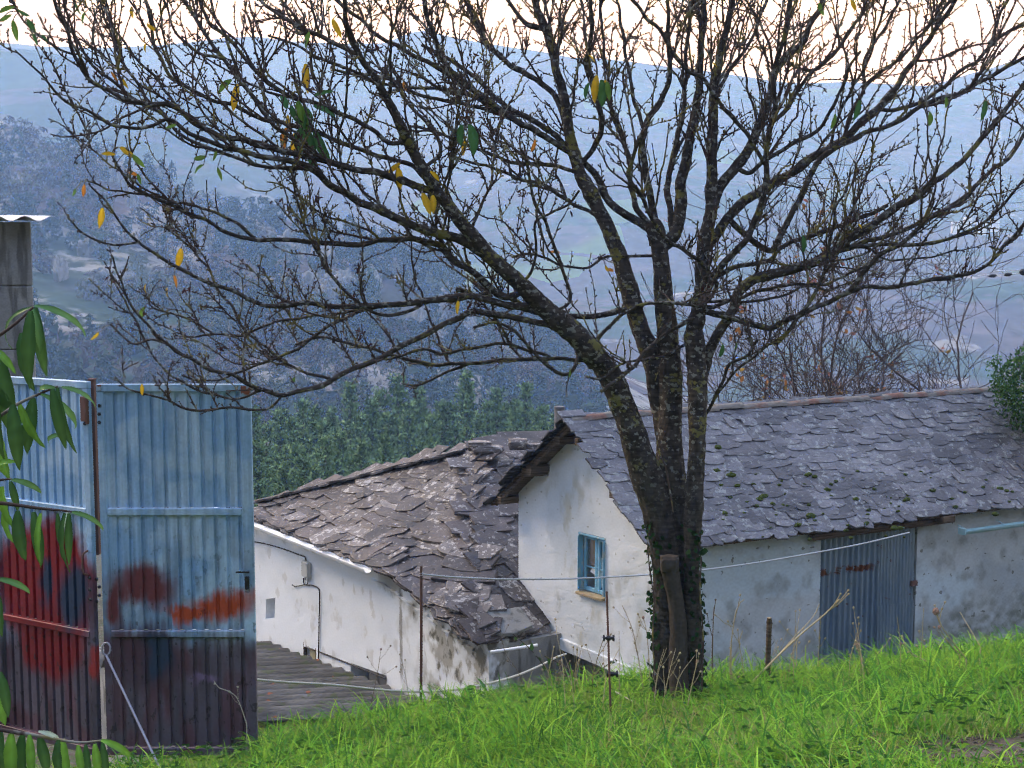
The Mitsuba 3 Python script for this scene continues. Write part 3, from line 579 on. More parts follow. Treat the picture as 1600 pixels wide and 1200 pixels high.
# long wall with the doorway
dq = [hit(x, y, E0, LX) for x, y in ((1283, 852), (1433, 836), (1428, 1032), (1278, 1056))]
dt0, dt1 = (dq[0][0] + dq[3][0]) / 2, (dq[1][0] + dq[2][0]) / 2; dz0, dz1 = -5.98, -3.95
long_o = sg.Polygon([(.02, -7.6), (12, -7.6), (12, roof_z(0) - .06), (.02, roof_z(0) - .06)]).difference(sg.box(dt0, dz0, dt1, dz1))
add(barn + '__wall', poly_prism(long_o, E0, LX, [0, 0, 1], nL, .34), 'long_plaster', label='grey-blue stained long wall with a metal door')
add(barn + '__wall', cat_mesh([obox(bp(6.2, GW - .2, -5.6), LX * 5.8, [0, 0, 2.0], GX * .15), obox(bp(11.85, 1.5, -5.4), LX * .15, [0, 0, 1.8], GX * 1.3)]), 'long_plaster')
# window: deep reveal, two blue casements, torn film and a curtain behind broken panes
wk = barn + '__window'
ins = -nG * .10
def wbar(name, ga, gb, za, zb, off=.0, d=.022, m='blue_paint', lab=None):
    c = bp(0, (ga + gb) / 2, (za + zb) / 2) + ins + nG * off
    return add(wk + '__' + name, rbox(c, GX * abs(gb - ga) / 2, [0, 0, abs(zb - za) / 2], nG * d, .005), m, smooth=30, label=lab)
scene[wk] = mikit.ply(cat_mesh([rbox(bp(0, (wg0 + wg1) / 2, wz1 - .02) + nG * .005, GX * (wg1 - wg0) / 2 * 1.01, [0, 0, .012], nG * .012, .004),
                                rbox(bp(0, wg0 + .007, (wz0 + wz1) / 2) - nG * .02, GX * .006, [0, 0, (wz1 - wz0) / 2 - .05], nG * .06, .003),
                                rbox(bp(0, wg1 - .007, (wz0 + wz1) / 2) - nG * .02, GX * .004, [0, 0, (wz1 - wz0) / 2 - .05], nG * .05, .002)]), 'blue_paint', smooth=30)
tag(wk, 'small blue casement window with broken panes in the white gable')
wbar('sill', wg0 + .0, wg1 + .01, wz0 - .005, wz0 + .03, .085, .075, 'pale_wood', 'worn ochre wooden sill')
gm = wg0 + (wg1 - wg0) * .46; h0, h1 = wz0 + .04, wz1 - .045; zm = h0 + (h1 - h0) * .42
L_, R_ = wg1 - .016, wg0 + .016
for (a, b) in ((gm + .004, L_), (R_, gm - .004)):
    wbar('casement_stile', a, a + .045, h0, h1); wbar('casement_stile', b - .045, b, h0, h1)
    wbar('casement_rail', a + .047, b - .047, h1 - .05, h1); wbar('casement_rail', a + .047, b - .047, h0, h0 + .055); wbar('glazing_bar', a + .047, b - .047, zm, zm + .02, 0, .012)
zlo, zhi = h0 + .056, h1 - .051
def pane(poly, off, m, nm, lab=None, th=.002):
    add(wk + '__' + nm, poly_prism(sg.Polygon(poly), bp(0, 0, 0) + ins + nG * off, GX, [0, 0, 1], nG, th), m, label=lab)
a, b = gm + .05, L_ - .047
pane([(a, zm + .021), (b, zm + .021), (b, zhi), (a, zhi)], .004, 'pane_glass', 'pane', 'whole upper pane of the far casement')
pane([(a, zlo), (a + .02, zlo + .20), (a + .12, zm - .06), (a + .07, zm - .001), (a, zm - .001)], .004, 'plastic_film', 'film', 'torn white film in the broken lower pane')
pane([(a, zm + .03), (b, zm + .03), (b, zhi), (b - .10, zhi), (b - .13, zm + .2)], -.05, 'pink_curtain', 'curtain', 'faded brownish pink curtain')
a, b = R_ + .047, gm - .05
pane([(a + .03, zlo), (b, zlo + .03), (b, zm + .18), (a, zm + .06), (a - .0, zlo + .22)], -.018, 'plastic_film', 'film', 'torn white film hanging in the near casement')
# door: corrugated sheets on a frame
dk = barn + '__door'
def corr(t0, t1, z0, z1, pitch, amp, off, n=12):
    m = int((t1 - t0) / pitch * n) + 1; t = np.linspace(t0, t1, m); w = amp * np.clip(1.9 * np.sin(t / pitch * 2 * np.pi) - .5, -1, 1)
    fr = np.array([bp(a, 0, 0) + nL * (off + b) for a, b in zip(t, w)]); bk = fr - nL * .003
    V = np.vstack([fr + [0, 0, z0], fr + [0, 0, z1], bk + [0, 0, z0], bk + [0, 0, z1]]); i = np.arange(m - 1)
    return V, np.vstack([np.stack([i, i + 1, i + 1 + m, i + m], 1), np.stack([i + 2 * m, i + 3 * m, i + 1 + 3 * m, i + 1 + 2 * m], 1)])
scene[dk] = mikit.ply(cat_mesh([rbox(bp(t, 0, (dz0 + dz1) / 2) - nL * .07, LX * .035, [0, 0, (dz1 - dz0) / 2 - .03], nL * .03, .006) for t in (dt0 + .05, dt1 - .05)] +
                               [rbox(bp((dt0 + dt1) / 2, 0, z) - nL * .07, LX * (dt1 - dt0 - .2) / 2, [0, 0, .035], nL * .025, .006) for z in (dz0 + .2, (dz0 + dz1) / 2, dz1 - .15)]), 'old_wood', smooth=30)
tag(dk, 'blue-grey corrugated metal door with a rust streak')
tm = dt0 + (dt1 - dt0) * .60
add(dk + '__sheet', corr(dt0 + .02, tm, dz0 + .07, -4.42, .105, .021, -.02), 'zinc_sheet', smooth=40)
add(dk + '__sheet', corr(dt0 + .02, tm - .02, -4.50, dz1 - .02, .105, .021, .0), 'zinc_sheet', smooth=40)
add(dk + '__sheet', corr(tm - .02, dt1 - .03, dz0 + .10, -5.10, .062, .009, .004), 'zinc_sheet', smooth=40)
add(dk + '__sheet', corr(tm - .02, dt1 - .03, -5.13, dz1 - .02, .062, .009, -.012), 'zinc_sheet', smooth=40)
add(dk + '__latch', rbox(bp(dt1 - .07, 0, -4.83) + nL * .03, LX * .06, [0, 0, .04], nL * .02, .005), 'rust_iron', smooth=30)
add(barn + '__lintel', rbox(bp((dt0 + dt1) / 2 + .1, 0, dz1 + .03) + nL * .06, LX * ((dt1 - dt0) / 2 + .35), [0, 0, .05], nL * .05, .012), 'old_wood', smooth=30)
bt = hit(1462, 838, E0, LX)[0]
add(barn + '__beam_end', rbox(bp(bt, 0, -3.87) + nL * .10, LX * .13, [0, 0, .055], nL * .16, .015), 'old_wood', smooth=30)
# roof: deck, rafters, boards, slates, ridge tiles
T0, T1 = -.30, 12.2
deck = []
for ga, gb in ((-.22, 1.5), (1.5, 3.30)):
    P = [bp(T0 + .03, ga, roof_z(ga)), bp(T1, ga, roof_z(ga)), bp(T1, gb, roof_z(gb)), bp(T0 + .03, gb, roof_z(gb))]
    nn = unit(np.cross(P[1] - P[0], P[3] - P[0])); nn = nn if nn[2] > 0 else -nn
    deck.append((np.vstack([P, np.array(P) - nn * .035]), np.array([[0, 1, 2, 3], [7, 6, 5, 4], [0, 4, 5, 1], [1, 5, 6, 2], [2, 6, 7, 3], [3, 7, 4, 0]])))
rk_ = barn + '__roof'
scene[rk_] = mikit.ply(cat_mesh(deck), 'old_wood'); tag(rk_, 'purple-grey slate roof with lichen and moss')
nF2 = unit(np.cross(LX, GX + [0, 0, SL])); nF2 = nF2 if nF2[2] > 0 else -nF2; vF = unit(GX + np.array([0, 0, SL]))
vB = unit(-GX + np.array([0, 0, .80])); nB = unit(np.cross(LX, vB)); nB = nB if nB[2] > 0 else -nB
for g in (-.12, .6, 1.3):
    add(barn + '__rafter', rbox(bp(T0 / 2, g, roof_z(g) - .10), LX * .18, GX * .04, [0, 0, .05], .008), 'old_wood', smooth=30)
for g, ww in ((1.75, .06), (2.35, .05), (2.42, .10), (3.05, .05)):
    add(barn + '__rafter', rbox(bp(T0 / 2 + .02, g, roof_z(g) - .115), LX * .17, GX * ww, [0, 0, .055], .008), 'old_wood', smooth=30)
add(barn + '__verge_board', rbox((bp(T0 + .06, 1.55, roof_z(1.55)) + bp(T0 + .06, 3.2, roof_z(3.2))) / 2 - [0, 0, .075], (bp(0, 1.55, roof_z(1.55)) - bp(0, 3.2, roof_z(3.2))) / 2, nB * .035, LX * .02, .006), 'old_wood', smooth=30)
rng = np.random.default_rng(12); items = []
SLP = 1.75 * math.hypot(1, SL); nc = 18; ex = SLP / nc
for r in range(nc):
    t = T0 - rng.uniform(0, .15) ; fine = 1 - .25 * (r < 7)
    while t < T1:
        w = float(np.clip(rng.lognormal(math.log(.34), .34), .16, .66)) * fine
        g = r * ex / math.hypot(1, SL) - .25; o = bp(t + w / 2, 0, 0) * [1, 1, 0] + GX * g + [0, 0, roof_z(g)] + nF2 * (.008 + rng.uniform(0, .006)) + vF * rng.normal(0, .018)
        o = o + LX * 0
        l = ex * 1.55
        # each slate lies on the one below: its tail is raised, its head touches the deck
        v2 = unit(vF - nF2 * .055); n2_ = unit(np.cross(LX, v2)); n2_ = n2_ if n2_[2] > 0 else -n2_
        rot = rng.normal(0, .035); u2_ = unit(LX + vF * rot)
        m = slate(o + nF2 * .012, u2_, v2, n2_, w * 1.02 + .012, l + rng.uniform(0, .05), .017 + rng.uniform(0, .012), rng)
        c = m[0].mean(0); items.append((m, int(rng.choice(3, p=[.45, .35, .20])), np.linalg.norm(c) + (50 if t > 9.2 else 0)))
        t += w
lay(rk_, items, ['slate_a', 'slate_b', 'slate_c'], 300, 'purple-grey slates of the far end of the roof')
back = []
for r in range(13):                                                 # the slope away from the viewer, seen edge-on along the verge
    t = T0 - rng.uniform(0, .2); L2 = 1.8 * math.hypot(1, .8) / 13
    while t < T1:
        w = float(np.clip(rng.lognormal(math.log(.45), .3), .25, .8)); g = 3.34 - r * L2 / math.hypot(1, .8)
        back.append(slate(bp(t + w / 2, g, roof_z(g)) + nB * .02, -LX, unit(vB - nB * .05), nB, w, L2 * 1.6, .022, rng, 1.6)); t += w
add(rk_ + '__back_slates', cat_mesh(back), 'slate_c', kind='stuff', label='dark slates of the slope facing away')
t = T0 + .02
while t < T1 - .3:
    l = rng.uniform(.36, .46); a = np.linspace(-1.35, 1.35, 8); c0 = bp(t, 1.5, roof_z(1.5) - .015 + rng.normal(0, .008)); c1 = bp(t + l + .03, 1.5, roof_z(1.5) - .015 + rng.normal(0, .008)); r0, r1 = .078, .092
    V = [];
    for c, r in ((c0, r0), (c1, r1)):
        for rr in (r, r - .014): V += [c + GX * math.sin(x) * rr + np.array([0, 0, math.cos(x) * rr]) for x in a]
    i = np.arange(7); q = np.vstack([np.stack([i, i + 1, i + 17, i + 16], 1), np.stack([i + 8, i + 24, i + 25, i + 9], 1), np.stack([i, i + 8, i + 9, i + 1], 1), np.stack([i + 16, i + 17, i + 25, i + 24], 1)])
    put(barn + '__ridge_tile', mikit.ply((np.array(V), q), 'terracotta', smooth=40)); t += l
# moss cushions lying on the slates
rng = np.random.default_rng(4)
MOSS = [(1140, 745), (1118, 738), (1258, 746), (1262, 744), (1270, 748), (1296, 760), (1303, 755), (1290, 768), (1150, 762), (1185, 783), (1192, 778), (1228, 794), (1265, 809), (1350, 822), (1352, 820), (1355, 800), (1335, 783), (1245, 823), (1560, 766), (1570, 770), (1490, 795), (1415, 783), (1175, 760), (1205, 790), (1320, 832), (1552, 806), (1130, 805), (1395, 828), (1405, 828), (1120, 702), (1455, 770)]
MOSS += [(rng.uniform(1105, 1420), rng.uniform(735, 850)) for _ in range(46)] + [(rng.uniform(1420, 1590), rng.uniform(730, 800)) for _ in range(12)]
for im, (px, py) in enumerate(MOSS):
    g0 = -.25; o = bp(0, g0, roof_z(g0)); s, tt = hit(px, py, o, LX, vF); c = o + LX * s + vF * tt + nF2 * .045
    ps = rng.normal(size=(60, 3)); ps /= np.linalg.norm(ps, axis=1, keepdims=True); W = rng.uniform(.04, .085) if im < 31 else rng.uniform(.018, .045)
    ps = ps * rng.uniform(.75, 1.1, (60, 1)); V = c + ps[:, :1] * LX * W + ps[:, 1:2] * vF * W * .55 + ps[:, 2:] * nF2 * (.028 if im < 31 else .018)
    h = trimesh.convex.convex_hull(V); h = h.subdivide(); hv = np.array(h.vertices); hv += .016 * (meshkit.fbm(hv * 40, 3, 3)[:, None] - .5) * (hv - c) / np.linalg.norm(hv - c, axis=1, keepdims=True) * 2
    put(rk_ + '__moss_cushion', mikit.ply((hv, np.array(h.faces)), 'moss', smooth=True))
mat('moss', proc(lambda p, n, uv: mix(C3(.026, .036, .010), C3(.075, .10, .025), fbm(p.x * 60, p.y * 60, p.z * 60, 3))), .95, .1)
# aqua gutter at the far end of the eave
ga = [hit(x, y, bp(0, -.33, 0), LX) for x, y in ((1504, 830), (1640, 812))]
pa, pb = bp(ga[0][0], -.33, ga[0][1]), bp(ga[1][0] + 2, -.33, ga[1][1] + .02)
a = np.linspace(-1.7, 1.7, 9); V = []
for c in (pa, pb):
    for rr in (.058, .052): V += [c + GX * math.sin(x) * rr - np.array([0, 0, math.cos(x) * rr]) for x in a]
i = np.arange(8); q = np.vstack([np.stack([i, i + 18, i + 19, i + 1], 1), np.stack([i + 9, i + 10, i + 28, i + 27], 1), np.stack([i, i + 1, i + 10, i + 9], 1)])
add(barn + '__gutter', (np.array(V), q), 'aqua_gutter', smooth=40, label='faded aqua gutter under the eave')
add(barn + '__gutter_bracket', cat_mesh([tube([pa + LX * s, pa + LX * s + GX * .16 + [0, 0, .06]], .008, 5) for s in (.1, .9, 1.7)] + [rbox(pa - LX * .01, LX * .012, GX * .06, [0, 0, .05], .004)]), 'aqua_gutter')
# grey flue pipe standing behind the gable roof
ck = thing('chimney', 'grey concrete flue pipe rising behind the white gable', 'chimney')
cc = at(874, 690, 21.5)
add(ck + '__pipe', tube([cc - [0, 0, 1.0], cc + [0, 0, .55]], .085, 16), 'flue_cement', smooth=40)
add(ck + '__rim', tube([cc + [0, 0, .545], cc + [0, 0, .585]], .092, 16), 'flue_cement', smooth=40)
mat('flue_cement', slate_fn((.10, .098, .098), (.17, .165, .16), .05, (.26, .26, .25)), .9, .2)

# ------------------------------------------------------------------ stone-roofed house on the left
house = thing('stone_roof_house', 'low white house with a rough brown stone slab roof on the left of the barn', 'house')
nW = np.cross(WX, [0, 0, 1]); nW = nW if nW[0] < 0 else -nW
whit = lambda px, py: hit(px, py, B0, WX)
wA, wC = whit(385, 806), whit(764, 1000)
gz = whit(600, 886)[1]
def wtop(w): return gz + .02 if w < 0 else gz + .02 + (wC[1] - gz - .02) * min(1, w / wC[0])
holes = [[(416, 936), (430, 934), (429, 966), (415, 967)], [(474, 1010), (494, 1016), (494, 1050), (474, 1046)], [(548, 1036), (604, 1056), (604, 1140), (548, 1140)]]
pw = sg.Polygon([(wA[0] - 3, -8.9), (wC[0], -8.9), (wC[0], wC[1] - .04), (0, gz - .05), (wA[0] - 3, gz - .05)])
for h in holes: pw = pw.difference(sg.Polygon([whit(*q) for q in h]))
add(house + '__wall', poly_prism(pw, B0, WX, [0, 0, 1], nW, .35), 'left_plaster', label='white stained side wall with black mould at its low corner')
C0 = B0 + WX * wC[0]; cd = unit([.80, .60, 0]); nC = np.cross(cd, [0, 0, 1]); nC = nC if nC[1] < 0 else -nC
add(house + '__wall', poly_prism(sg.Polygon([(0.003, -8.5), (2.4, -8.5), (2.4, wC[1] - .16), (.003, wC[1] - .10)]), C0, cd, [0, 0, 1], nC, .3), 'concrete', label='short dark concrete end wall under the roof corner')
def whole(i): P = np.array([whit(*q) for q in holes[i]]); return P
wl, wr = wA[0] - 2.9, wC[0] - .02                                    # the walls that close the rooms behind
add(house + '__wall', cat_mesh([obox(B0 + WX * (wl + wr) / 2 - nW * 2.3 + [0, 0, -7.0], WX * (wr - wl) / 2, [0, 0, 1.7], nW * .15), obox(B0 + WX * wl - nW * 1.2 + [0, 0, -7.0], WX * .15, [0, 0, 1.7], nW * 1.0), obox(B0 + WX * (wr - .5) - nW * 1.2 + [0, 0, -7.0], WX * .15, [0, 0, 1.4], nW * 1.0), obox(B0 + WX * (wl + wr) / 2 - nW * 2.0 + [0, 0, -8.8], WX * (wr - wl) / 2, [0, 0, .1], nW * 1.6)]), 'concrete')
P = whole(0); c = P.mean(0); add(house + '__window', obox(B0 + WX * c[0] + [0, 0, c[1]] - nW * .30, WX * .55, [0, 0, .4], nW * .01), 'stone_b', label='small square hole blocked with grey concrete'); COUNT[house + '__window'] = 2
P = whole(1); c = P.mean(0)
wn = house + '__window_001'; scene[wn] = mikit.ply(cat_mesh([rbox(B0 + WX * c[0] + [0, 0, z] - nW * .03, WX * .17, [0, 0, .02], nW * .03, .004) for z in (P[:, 1].max() - .02,)] + [rbox(B0 + WX * w + [0, 0, c[1]] - nW * .03, WX * .02, [0, 0, .26], nW * .03, .004) for w in (P[:, 0].min() + .02, P[:, 0].max() - .02)]), 'old_wood')
tag(wn, 'small hatch with a yellowish board low in the white wall')
add(wn + '__board', rbox(B0 + WX * (c[0] + .02) + [0, 0, c[1] - .03] - nW * .07, WX * .13, [0, 0, .25], nW * .012, .004), 'yellow_board', smooth=30)
ga, gb = whit(385, 803), whit(596, 884)
pa, pb = B0 + WX * (ga[0] - 3) + [0, 0, gb[1] + .06] + nW * .27, B0 + WX * (gb[0] + .05) + [0, 0, gb[1]] + nW * .27
V = []; a = np.linspace(-1.6, 1.6, 9)
for c in (pa, pb):
    for rr in (.075, .068): V += [c + nW * math.sin(x) * rr - np.array([0, 0, math.cos(x) * rr]) for x in a]
i = np.arange(8); q = np.vstack([np.stack([i, i + 18, i + 19, i + 1], 1), np.stack([i + 9, i + 10, i + 28, i + 27], 1), np.stack([i, i + 1, i + 10, i + 9], 1), np.stack([i + 18, i + 27, i + 28, i + 19], 1)])
add(house + '__gutter', (np.array(V), q), 'white_pvc', smooth=40, label='white plastic gutter under the stone slabs')
for s in (.12, .3, .48, .66, .84):
    c = pa + (pb - pa) * (.35 + .65 * s); add(house + '__gutter_bracket', cat_mesh([tube([c + nW * math.sin(x) * .082 - np.array([0, 0, math.cos(x) * .082]) for x in a], .009, 5), tube([c + nW * .08 + [0, 0, .0], c - nW * .12 + [0, 0, .03]], .008, 5)]), 'white_pvc')
# the string course that follows the sloping end of the wall
add(house + '__cornice', cat_mesh([rbox(B0 + WX * w + [0, 0, wtop(w) - .30] + nW * .015, WX * .21 + np.array([0, 0, (wtop(w + .2) - wtop(w)) * .52]), [0, 0, .02], nW * .02, .006) for w in np.arange(-.2, wC[0] - .15, .4)]), 'left_plaster', smooth=30)
# junction box and cables on the wall
jc = whit(482, 889); jb = B0 + WX * jc[0] + [0, 0, jc[1]] + nW * .04
bk = thing('junction_box', 'small grey electrical box on the white house wall', 'electrical box')
add(bk + '__body', rbox(jb, WX * .11, [0, 0, .135], nW * .04, .012), 'grey_plastic', smooth=30)
add(bk + '__lid', rbox(jb + nW * .042, WX * .10, [0, 0, .12], nW * .006, .004), 'grey_plastic', smooth=30)
add(bk + '__gland', cat_mesh([tube([jb + WX * s - [0, 0, .13], jb + WX * s - [0, 0, .2]], .018, 7) for s in (-.05, .04)]), 'grey_plastic')
def wallcable(pts, label, r=.011, m='black_cable'):
    P = [whit(*p) for p in pts]; add('wall_cable', tube(spline([B0 + WX * a + [0, 0, b] + nW * .02 for a, b in P], .08), r, 5), m, smooth=True, label=label, cat='cable')
wallcable([(388, 845), (410, 848), (440, 856), (465, 865), (478, 870), (480, 876)], 'black cable running from the gate towards the electrical box')
wallcable([(476, 903), (477, 913), (487, 914), (498, 918), (501, 930), (500, 980), (499, 1040)], 'black cable dropping down the wall below the electrical box')
wallcable([(482, 903), (482, 912), (474, 914), (462, 916), (458, 913)], 'short cable looping left under the electrical box', .008)
wallcable([(500, 1018), (520, 1026), (550, 1038), (580, 1050), (605, 1060)], 'cable slanting down to the dark opening in the white wall', .014)
# rough stone slab roof
A_, B_, C_, D_ = B0 + WX * (wA[0] - 1.0) + nW * .10 + [0, 0, gz + .10], B0 + WX * .2 + nW * .16 + [0, 0, gz + .04], C0 + nW * .18 + [0, 0, wC[1] + .0], at(846, 984, 18.6)
A2, P1, P2 = at(352, 800, 25.0), at(742, 704, 22.5), at(862, 690, 23.6)
def lerp(a, b, t): return a + (b - a) * t
def eave(u): return lerp(A_, B_, u / .45) if u < .45 else lerp(B_, C_, (u - .45) / .35) if u < .8 else lerp(C_, D_, (u - .8) / .2)
def crown_(u): return lerp(A2, P1, min(1, u / .72)) if u < .72 else lerp(P1, P2, (u - .72) / .28)
US = np.linspace(0, 1, 81); EV = np.array([eave(u) for u in US]); CR = np.array([crown_(u) for u in US])
for _ in range(6):                                                    # soften the hips, as the old slabs do
    EV[1:-1] = (EV[:-2] + 2 * EV[1:-1] + EV[2:]) / 4; CR[1:-1] = (CR[:-2] + 2 * CR[1:-1] + CR[2:]) / 4
hr = house + '__roof'
G = np.array([EV + (CR - EV) * v - np.array([0, 0, .06]) for v in np.linspace(0, 1, 12)]); n_ = len(US)
i, j = np.meshgrid(np.arange(11), np.arange(n_ - 1), indexing='ij'); b_ = i * n_ + j
scene[hr] = mikit.ply((G.reshape(-1, 3), np.stack([b_, b_ + 1, b_ + n_ + 1, b_ + n_], -1).reshape(-1, 4)), 'dark_under'); tag(hr, 'sagging brown stone slab roof')
rng = np.random.default_rng(31); items = []
zlo_, zhi_ = min(EV[:, 2]), max(CR[:, 2])
def surf(k, z):
    a, b = EV[k], CR[k]; v = (z - a[2]) / max(1e-6, b[2] - a[2]); return a + (b - a) * v, v
for side in (0, 1):                                                   # double eaves course
    s = np.concatenate([[0], np.cumsum(np.linalg.norm(np.diff(EV, axis=0), axis=1))]); q = -.1 * side
    while q < s[-1] - .15:
        w = rng.uniform(.35, .75); c = min(q + w / 2, s[-1]); p = np.array([np.interp(c, s, EV[:, a]) for a in range(3)]); k = int(round(np.interp(c, s, np.arange(n_))))
        u = unit(EV[min(k + 1, n_ - 1)] - EV[max(k - 1, 0)]); fall = CR[k] - EV[k]; v = unit(fall - u * np.dot(fall, u)); n = unit(np.cross(u, v)); n = n if n[2] > 0 else -n
        m = slate(p - v * (.10 - .03 * side) + n * (.0 + .035 * side), u, unit(v - n * .05), n, w + .04, .5, rng.uniform(.025, .04), rng, 2.2); items.append((m, int(rng.choice(3, p=[.42, .33, .25])), np.linalg.norm(p))); q += w * .95
z = zlo_ + .06; course = 0
while z < zhi_:
    pts = [];
    for k in range(n_):
        p, v = surf(k, z + .02 * math.sin(k * .23 + course))
        if -.02 <= v <= 1.0: pts.append((p, k))
    if len(pts) > 2:
        P = np.array([p for p, k in pts]); K = np.array([k for p, k in pts]); s = np.concatenate([[0], np.cumsum(np.linalg.norm(np.diff(P, axis=0), axis=1))]); q = -rng.uniform(0, .2)
        while q < s[-1]:
            w = float(np.clip(rng.lognormal(math.log(.50), .45), .20, 1.15)); c = min(max(q + w / 2, 0), s[-1]); p = np.array([np.interp(c, s, P[:, a]) for a in range(3)]); k = int(round(np.interp(c, s, K)))
            e = .12; u = unit(np.array([np.interp(min(c + e, s[-1]), s, P[:, a]) - np.interp(max(c - e, 0), s, P[:, a]) for a in range(3)]) + 1e-9); fall = CR[k] - EV[k]; v = unit(fall - u * np.dot(fall, u)); n = unit(np.cross(u, v)); n = n if n[2] > 0 else -n
            th = rng.uniform(.020, .048); v2 = unit(v - n * rng.uniform(.03, .075)); u2_ = unit(u + v * rng.normal(0, .04)); n2_ = unit(np.cross(u2_, v2)); n2_ = n2_ if n2_[2] > 0 else -n2_
            m = slate(p + n * rng.uniform(.012, .035) + v * rng.normal(0, .03), u2_, v2, n2_, w + .05, rng.uniform(.34, .52), th, rng, 1.7)
            items.append((m, int(rng.choice(3, p=[.42, .33, .25])), np.linalg.norm(p)))
            q += w * rng.uniform(.82, 1.0)
    z += .080 * rng.uniform(.8, 1.2); course += 1
lay(hr, items, ['stone_a', 'stone_b', 'stone_c'], 300, 'brown stone slabs of the upper roof')
# large slab at the low corner, hip slabs, ridge stones
m = slate(at(800, 992, 18.0), unit([.86, .5, 0]), unit([-.42, .80, .42]), unit(np.cross([.86, .5, 0], [-.42, .80, .42])), .72, .5, .05, rng, 1.2); add(hr + '__corner_slab', m, 'concrete')
for k in range(2, 54, 3):
    p = CR[k]; q = CR[min(k + 2, n_ - 1)]; u = unit(q - p); n = np.array([0, 0, 1.0]); v = unit(np.cross(n, u)); n = unit(np.cross(u, v))
    m = slate(p - v * .22 + n * (.03 + .008 * (k % 2)), u, v, n if n[2] > 0 else -n, .55, .42, .035, rng, 1.5); put(hr + '__hip_slab', mikit.ply(m, 'stone_b' if k % 2 else 'stone_c'))
def boulder(c, r, seed):
    s = trimesh.creation.icosphere(3); v = np.array(s.vertices); d = meshkit.fbm(v * 1.4 + seed, 3, seed)[:, None]; v = np.sign(v) * np.abs(v) ** .55
    return (c + v * (.75 + .5 * d) * np.array(r)), np.array(s.faces)
RS = [((762, 702), (.27, .16, .075), 'long flat ridge stone at the peak of the stone roof'), ((809, 694), (.17, .14, .10), 'pale squarish ridge stone near the white gable'), ((836, 697), (.19, .12, .05), 'flat ridge slab closest to the white gable'), ((748, 693), (.20, .14, .045), 'thin slab lying on the long ridge stone')]
for (px, py), r, l in RS:
    k = thing('ridge_stone', l, 'stone', 'loose stones weighing down the ridge'); del labels[k]
    add_k = k; scene[k] = mikit.ply(boulder(at(px, py, 22.3), r, hash(px) % 50), 'stone_c', smooth=35); tag(k, l, 'stone')

# lean-to with a fibre-cement roof against the house wall
shed = thing('lean_to_shed', 'low shed with a mossy grey corrugated roof beside the gate', 'shed')
sA, sB = whit(418, 1012), whit(612, 1086); sB = (sB[0] + 1.3, sB[1] + (sB[1] - sA[1]) * 1.3 / (sB[0] - sA[0]))
rdir = unit([-1, -.10, -.012]); nw = 15; wv = np.linspace(sA[0], sB[0], nw + 1); step = (wv[1] - wv[0])
rngs = np.random.default_rng(3)
for i in range(nw):
    a = np.linspace(0, 1, 9); prof = .11 * np.sin(a * np.pi) ** 1.2; V = []
    st = nW * (.02 + rngs.uniform(0, .05)); ln = 3.3
    for off in (0, -.010):
        for dist in (0, ln):
            for x, h in zip(a, prof):
                w_ = wv[i] + step * x * 1.0; zb = sA[1] + (sB[1] - sA[1]) * (w_ - sA[0]) / (sB[0] - sA[0])
                V.append(B0 + WX * w_ + st + rdir * dist + [0, 0, zb + h * 1.5 + off + .004 * (i % 3)])
    V = np.array(V); k = np.arange(8)
    q = np.vstack([np.stack([k, k + 1, k + 10, k + 9], 1), np.stack([k + 18, k + 27, k + 28, k + 19], 1), np.stack([k, k + 18, k + 19, k + 1], 1), np.stack([k + 9, k + 10, k + 28, k + 27], 1)])
    put(shed + '__roof_sheet', mikit.ply((V, q), 'fibre_cement', smooth=40))
mid = B0 + WX * (sA[0] + sB[0]) / 2 + rdir * 1.7
add(shed + '__wall', obox([mid[0], mid[1], -8.0], WX * (sB[0] - sA[0]) / 2 * .97, rdir * 1.45 * np.array([1, 1, 0]), [0, 0, 1.0]), 'concrete')
# ------------------------------------------------------------------ the big bare cherry tree
TY = 10.5
tree = thing('cherry_tree', 'large nearly bare lichen-crusted tree with several stems in front of the white barn', 'tree')
